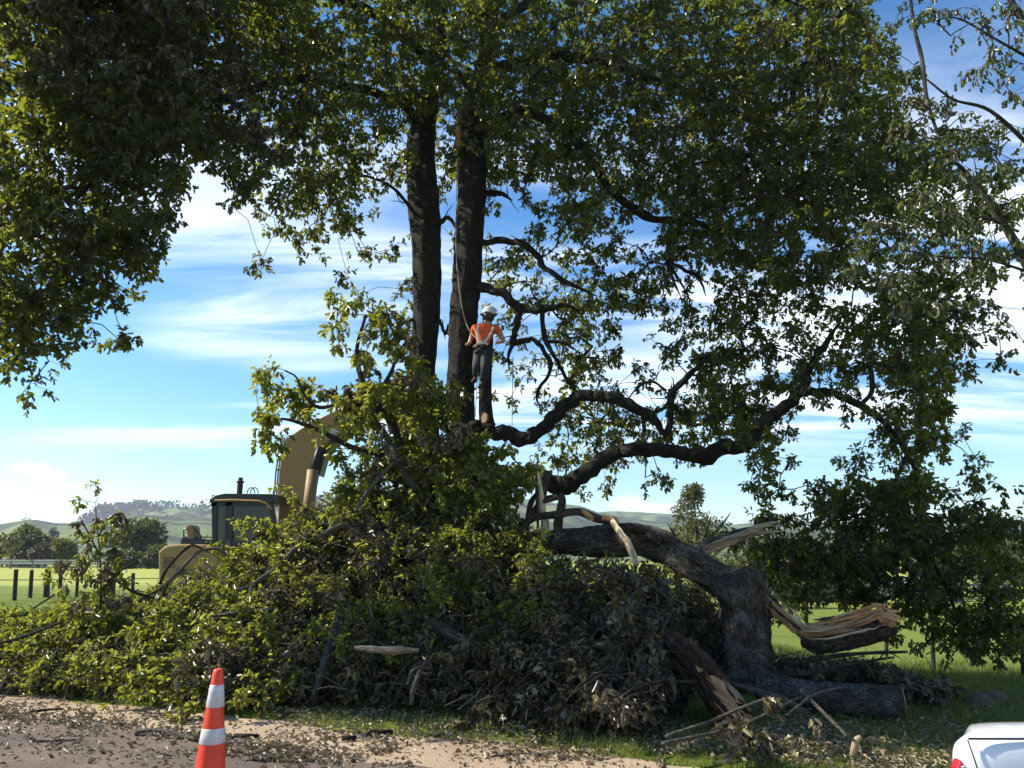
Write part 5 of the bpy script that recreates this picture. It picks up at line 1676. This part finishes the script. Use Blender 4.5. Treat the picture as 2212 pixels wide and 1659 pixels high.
for (ax_, ay, bx_, by, d) in ((1041, 829, 1034, 838, -.03), (1028, 817, 1020, 826, .05)):
    skinned('boot', [(ax_, ay - 4, d, .065), (ax_, ay + 3, d, .062), (bx_, by, d - .14, .045)], [(0, 1), (1, 2)], M['boot'], per, 1)
hc = P(1056, 678, YC - .05)
hm = lathe(Geo(), [(.150, -.015), (.142, .0), (.136, .06), (.115, .115), (.07, .15), (.02, .162)], hc, 20,
           np.array(Matrix.Rotation(R(10), 3, 'Y') @ Matrix.Rotation(R(-6), 3, 'X'))).build('helmet', M['helmet'], per, smooth=True)
for dx in (-.13, .13):
    Geo().tube([hc + [dx, -.03, -.01], hc + [dx * 1.15, -.03, -.04]], [.035, .04], 8).build('ear_muff', M['strap'], hm)
lathe(Geo(), [(.06, -.17), (.105, -.12), (.122, -.05), (.12, .0)], hc + [0, -.005, 0], 14).build('hair', M['hair'], per, smooth=True)
# reflective braces, belt and harness
yb = YC - .215
g = Geo()
for path in ([(1033, 704), (1031, 715), (1034, 730), (1042, 742)], [(1066, 707), (1060, 720), (1053, 732), (1044, 741)], [(1030, 743), (1044, 741), (1054, 744)]):
    pts = [P(x, y, yb + .035) for x, y in path]
    g.tube(pts, .026, 6, sub=4)
g.build('reflective_tape', M['tape'], per)
cb_ = P(1042, 750, YC)
lathe(Geo(), [(.185, -.03), (.192, -.02), (.192, .02), (.185, .03)], cb_, 20, np.diag([1, .88, 1])).build('harness_belt', M['strap'], per, smooth=True)
g = Geo()
for dx in (-.12, -.02, .1):
    g.tube([cb_ + [dx, -.17, 0], cb_ + [dx, -.19, -.06], cb_ + [dx + .03, -.18, -.12]], .013, 6)
g.build('karabiner', M['steel'], per)
g = Geo()
for k in range(4):                                   # fingers of the right hand closed on the rope
    a = P(1074, 738 + k * 1.6, YC - .28)
    g.tube([a, a + [-.03, -.03, -.005], a + [-.045, 0, -.012], a + [-.03, .02, -.012]], [.011, .010, .009, .008], 6, sub=2)
g.tube([P(1076, 737, YC - .26), P(1075, 733, YC - .29), P(1072, 733, YC - .30)], [.013, .011, .009], 6)
g.build('fingers', M['skin'], body, smooth=True)
pts = [P(988, 300, 14.6), P(986, 420, 14.45), P(986, 560, 14.4), P(1004, 690, 14.42), P(1042, 748, YC - .2)]
Geo().tube(pts, .009, 5, sub=6).build('climbing_rope', M['rope'], None, label='thin climbing rope running up the oak stem from the climber', cat='rope')
pts = [P(1048, 752, YC - .18), P(1034, 800, 14.2), P(1029, 850, 14.3), P(1027, 900, 14.42)]
Geo().tube(pts, .008, 5, sub=6).build('work_rope', M['rope'], None, label='short rope hanging below the climber beside the stem', cat='rope')
pts = [P(1108, 770, 14.2), P(1107, 850, 14.2), P(1106, 925, 14.25)]
Geo().tube(pts, .008, 5, sub=6).build('hanging_line', M['rope'], None, label='thin line hanging straight down to the upper bough', cat='rope')

# ------------------------------------------------------------------ traffic cone
cb0 = G(452, 1748)
cb0 = np.array([P(462, 1560, 4.72)[0], 4.72, 0.0])
ctop = P(469, 1445, 4.72)[2]
cn_ = empty('traffic_cone', cb0, 'orange traffic cone with two white reflective bands at the roadside', 'traffic cone')
H = ctop


def crad(z):
    return .028 + (.128 - .028) * (1 - z / H)


zs = [P(462, y, 4.72)[2] for y in (1478, 1526, 1571, 1604)]
lathe(Geo(), [(crad(.04), .04), (crad(zs[3] - .2), zs[3] - .2), (crad(zs[0]), zs[0]), (crad(H - .012), H - .012), (crad(H) * .8, H), (crad(H) * .5, H - .002)], cb0, 32).build('body', M['cone'], cn_, smooth=True)
for z0, z1 in ((zs[1], zs[0]), (zs[3], zs[2])):
    lathe(Geo(), [(crad(z0) + .0012, z0), (crad(z0) + .003, z0 + .003), (crad(z1) + .003, z1 - .003), (crad(z1) + .0012, z1)], cb0, 32).build('reflective_band', M['cone_white'], cn_, smooth=True)
Geo().box(cb0 + [-.2, -.2, .012], cb0 + [.2, .2, .06]).build('base', M['rubber'], cn_, bevel=.015)

# ------------------------------------------------------------------ white car at the lower right corner
car = empty('car', (2.6, 3.2, 0), 'white car, only its rear corner and red tail light showing at lower right', 'car')
YS = 2.80


def car_pt(px, py, Y):
    return P(px, py, Y)


xl = P(2086, 1597, YS)[0]
zsd = P(2086, 1597, YS)[2]
# sections along the length: (x offset, tail tuck)
sec = []
prof = [(0.00, -.62), (-.02, -.35), (-.015, -.12), (0.0, -.035), (.02, 0.0), (.07, .016), (.16, .018), (.25, .010), (.42, -.03), (.80, -.16), (1.35, -.30), (1.5, -.62)]
offs = [(-.085, 1), (-.075, 1), (-.045, 1), (0.0, 1), (.05, 1), (.6, 1), (1.4, 1), (2.6, 1), (3.4, 1)]
V, F = [], []
for i, xo in enumerate([-.02, 0.0, .03, .08, .3, 1.0, 2.0, 3.2]):
    tuck = [.09, .05, .02, .004, 0, 0, 0, 0][i]
    for dy, dz in prof:
        low = np.clip(-dz / .3, 0, 1)
        x = xl + xo - .05 * low * (1 if i < 4 else 0) * (1 - i * .2) + (.64 * max(dy, 0) + .05 * (dy > .03) if i < 5 else 0) + (.5 * max(dy, 0) if i == 5 else 0)
        V.append((x, YS + dy + tuck, zsd + dz - tuck * .35))
k = len(prof)
for i in range(7):
    for j in range(k - 1):
        F.append((i * k + j, (i + 1) * k + j, (i + 1) * k + j + 1, i * k + j + 1))
F.append(tuple(range(k)))
bd = mesh_obj('body', V, F, M['paint'], car, smooth=True)
m = bd.modifiers.new('sub', 'SUBSURF'); m.levels = m.render_levels = 2
Geo().tube([(xl + .02, YS + .017, zsd - .002), (xl + .5, YS + .0145, zsd - .002), (xl + 3, YS + .0145, zsd - .002)], .004, 6).build('panel_gap', M['shut'], bd)
Geo().tube([(xl + .018, YS + .02, zsd - .006), (xl + .03, YS - .004, zsd - .12), (xl + .055, YS - .016, zsd - .35), (xl + .06, YS - .01, zsd - .6)], .0025, 6, sub=4).build('panel_gap', M['shut'], bd)
tl = [(2076, 1640), (2082, 1647), (2102, 1671), (2118, 1697), (2110, 1767), (2068, 1767), (2064, 1697), (2068, 1662)]
g = Geo().prism(tl, YS - .050, YS - .005)
ln = g.build('tail_light', M['red'], car, bevel=.012)
Geo().prism([(2079, 1657), (2085, 1655), (2090, 1665), (2084, 1669)], YS - .062, YS - .054).build('reflector', M['clear'], ln)
for xx, yy in ((xl + .55, YS + .10), (xl + 2.9, YS + .10)):
    w = Geo()
    lathe(w, [(.20, 0), (.31, .0), (.32, .03), (.32, .17), (.30, .2), (.19, .2)], (xx, yy + .2, .32), 24, np.array(Matrix.Rotation(R(90), 3, 'X')))
    w.build('wheel', M['rubber'], car, smooth=True)

# ------------------------------------------------------------------ leaf litter, sticks and clods by the road
lv = Leaves()


def scatter(n_, fpx, fpy, size, wilt, tone, lift=.02, clump=0):
    px, py = fpx(n_), fpy(n_)
    if clump:
        cxs = rng.integers(0, n_, n_ // clump + 1)
        who = rng.integers(0, len(cxs), n_)
        px = px[cxs][who] + rng.normal(0, 26, n_)
        py = py[cxs][who] + rng.normal(0, 6, n_)
    d = np.array([G(x, y) for x, y in zip(px, py)])
    d[:, 2] = .012 + rng.uniform(0, lift, n_)
    dirs = rng.normal(0, 1, (n_, 3)) * [1, 1, .35]
    lv.add(d, unit(dirs), rng.normal(0, .55, (n_, 3)) + [0, 0, 1], size * rng.uniform(.5, 1.2, n_), np.clip(rng.normal(tone, .25, n_), 0, 1), np.clip(rng.normal(wilt, .3, n_), 0, 1))


U = lambda a, b: (lambda k: rng.uniform(a, b, k))
def along(x0, x1, y0, y1, sp):
    def fx(k):
        fx.v = rng.uniform(x0, x1, k)
        return fx.v
    def fy(k):
        return np.interp(fx.v, [x0, x1], [y0, y1]) + rng.normal(0, sp, k)
    return fx, fy
for (x0, x1, y0, y1, sp, n_, cl_) in ((-100, 440, 1535, 1600, 9, 1500, 14), (430, 760, 1605, 1650, 14, 1200, 10), (-60, 420, 1585, 1650, 24, 380, 0), (0, 700, 1515, 1560, 14, 420, 9),
                                      (560, 1000, 1535, 1560, 10, 900, 10), (700, 1300, 1580, 1640, 12, 800, 9), (900, 1500, 1560, 1600, 12, 1500, 9), (1400, 2060, 1610, 1640, 16, 1300, 12),
                                      (1650, 2060, 1590, 1650, 26, 2200, 8), (1640, 2100, 1545, 1600, 22, 900, 8), (620, 1250, 1610, 1655, 16, 420, 14), (1750, 2200, 1500, 1560, 20, 260, 0)):
    fx, fy = along(x0, x1, y0, y1, sp)
    scatter(int(n_ * .65), fx, fy, .056, .9, .5, .035, cl_)
lv.build('leaf_litter', M['litter'], None, 'full', label='dry curled oak leaves strewn over road edge and verge', cat='leaf litter', kind='stuff')
print('litter', lv.count())

GS = [('ground_stick', 'pale curved stick on the leaf litter left of the cone', [(290, 1592), (335, 1588), (380, 1596), (425, 1606)], 5, 'stick'),
      ('ground_stick', 'long dark stick lying along the litter at far left', [(60, 1545), (100, 1540), (140, 1537)], 3, 'twig'),
      ('ground_stick', 'thin dark twig on the muddy asphalt at lower left', [(70, 1606), (120, 1606), (165, 1603)], 2, 'twig'),
      ('ground_stick', 'small pale twig on the asphalt below the dark twig', [(62, 1610), (80, 1622)], 1.6, 'stick'),
      ('log_piece', 'short dark log piece on the clay, left of two', [(738, 1604), (770, 1602)], 6, 'bark'),
      ('log_piece', 'short dark log piece on the clay, right of two', [(798, 1594), (848, 1590)], 6.5, 'bark'),
      ('ground_stick', 'pale broken stick in the litter right of the cone', [(498, 1622), (520, 1630), (545, 1640)], 5, 'stick'),
      ('ground_stick', 'long pale stick along the bottom edge right of the cone', [(560, 1648), (640, 1640), (700, 1652)], 4, 'stick'),
      ('ground_stick', 'straight dark twig at the bottom edge, centre left', [(540, 1646), (620, 1652), (690, 1650)], 2.2, 'twig'),
      ('ground_stick', 'thin twig on the clay below the grass edge, right of centre', [(1060, 1640), (1120, 1634), (1190, 1638)], 2, 'twig'),
      ('ground_stick', 'dark stick lying in the cone shadow line', [(490, 1598), (530, 1600), (560, 1598)], 5, 'bark'),
      ('ground_stick', 'orange-brown chunk of wood on the grass below the wilted branch', [(1606, 1600), (1613, 1580), (1618, 1572)], 7, 'wood_grey'),
      ('ground_stick', 'light wood chip by the car on the grass', [(2010, 1608), (2050, 1606)], 3, 'stick'),
      ('ground_stick', 'broken stick end standing near the wilted branch at right', [(1842, 1642), (1850, 1610), (1860, 1598)], 7, 'wood_grey'),
      ('ground_stick', 'pale twig across the litter left of the car', [(1880, 1645), (1940, 1630), (1990, 1622)], 2.2, 'stick')]
for nm, lb, path, r, mt in GS:
    pts = np.array([G(x, y) for x, y in path])
    rr = r * MPP(path[0][0], path[0][1], pts[0][1])
    pts[:, 2] = .012 + rr * .9
    if 'standing' in lb or 'chunk' in lb:
        pts[1:, 1] = pts[0, 1]
        for i, (x, y) in enumerate(path):
            pts[i] = P(x, y, pts[0, 1]) + ([0, 0, .02])
    if len(pts) > 2:
        pts[1:-1, 2] += rr * .5
    Geo().tube(pts, np.linspace(rr, rr * .75, len(pts)), 9, rough=.12, ridge=.1, seed=int(path[0][0]), sub=5 if len(pts) > 2 else 0).build(nm, M[mt], None, smooth=True, label=lb, cat='stick' if nm == 'ground_stick' else 'log', group='sticks on the ground')

# clods of earth and bark crumbs on clay and road
bv, bf = [], []
base = np.array([(1, 0, 0), (-1, 0, 0), (0, 1, 0), (0, -1, 0), (0, 0, 1), (0, 0, -.4)], float)
bq = np.array([(0, 2, 4), (2, 1, 4), (1, 3, 4), (3, 0, 4), (2, 0, 5), (1, 2, 5), (3, 1, 5), (0, 3, 5)])
for i in range(800):
    x = rng.uniform(-60, 1500)
    lo = np.interp(x, [0, 350, 900, 1400], [1505, 1532, 1594, 1652])
    y = lo + abs(rng.normal(0, 55))
    if y > 1700:
        continue
    c = G(x, y) + [0, 0, .012]
    s = rng.uniform(.004, .016) * (2.0 if rng.random() < .06 else 1)
    bf.append(bq + 6 * len(bv))
    bv.append(c + base * s * rng.uniform(.6, 1.3, (6, 3)))
M['clod'] = plain('soil_clod', (.10, .07, .045), .9, var=.5, scale=20)
mesh_obj('soil_clods', np.vstack(bv), np.vstack(bf), M['clod'], label='small clods of earth and bark on the clay and road', cat='soil', kind='stuff')
for i, (x, y) in enumerate(((2118, 1522), (2150, 1516))):
    c = G(x, y)
    g = Geo()
    lathe(g, [(.17, 0), (.15, .05), (.09, .10), (.03, .12)], c, 10)
    g.build('soil_heap', M['clod'], None, label='low dark soil heap on the shaded lawn, ' + ('left of two' if i == 0 else 'right of two'), cat='soil heap')

# ------------------------------------------------------------------ grass blades on the verge and lawn
lv = Leaves()
a, d_, nn_ = G(350, 1532)[:2], RD, RN
k = 60000
t = rng.uniform(-4, 13, k)
o = rng.uniform(0, 1, k) ** 1.3 * 4.5 + .0
keep = rng.random(k) < (.35 + .65 * (np.sin(t * 3.1 + np.sin(o * 4)) * np.sin(o * 2.7 + t) > -.35))
p = np.c_[a + np.outer(t, d_) + np.outer(o, nn_), np.zeros(k)][keep]
p[:, 2] = gz(p[:, 0], p[:, 1])
m_ = len(p)
dr = rng.normal(0, .45, (m_, 3)) + [0, 0, 1]
hgt = .05 + .05 * rng.uniform(0, 1, m_) + .04 * (np.sin(p[:, 0] * 2.3) * np.sin(p[:, 1] * 2.9) > .3)
lv.add(p, dr, rng.normal(0, 1, (m_, 3)) * [1, 1, .1], hgt, np.clip(rng.normal(.5, .25, m_), 0, 1), 0)
k = 50000                                        # shaded lawn on the right, back to the fence
p = np.c_[rng.uniform(3, 11.5, k), rng.uniform(6, 19, k), np.zeros(k)]
p[:, 2] = gz(p[:, 0], p[:, 1])
lv.add(p, rng.normal(0, .4, (k, 3)) + [0, 0, 1], rng.normal(0, 1, (k, 3)) * [1, 1, .1], rng.uniform(.06, .17, k) * (1 + .8 * (p[:, 1] > 15)), np.clip(rng.normal(.45, .22, k), 0, 1), 0)
k = 26000                                        # left paddock edge
p = np.c_[rng.uniform(-22, -6, k), rng.uniform(12, 34, k), np.zeros(k)]
lv.add(p, rng.normal(0, .4, (k, 3)) + [0, 0, 1], rng.normal(0, 1, (k, 3)) * [1, 1, .1], rng.uniform(.08, .18, k), np.clip(rng.normal(.55, .22, k), 0, 1), 0)
lv.build('grass', M['blade'], None, 'blade', label='short green grass on the verge and lawn', cat='grass', kind='stuff')

# ------------------------------------------------------------------ air
m, n = material('haze_air')
pv = n('VolumePrincipled', Color=(.80, .88, 1.0), Density=.00016, Anisotropy=.25)
n('OutputMaterial').id_data.links.new(pv.outputs[0], [x for x in m.node_tree.nodes if x.type == 'OUTPUT_MATERIAL'][0].inputs['Volume'])
Geo().box((-3300, -60, -12), (3300, 4100, 190)).build('haze', m, None, kind='stuff', label='thin pale haze in the air over the paddocks and hills', cat='haze')
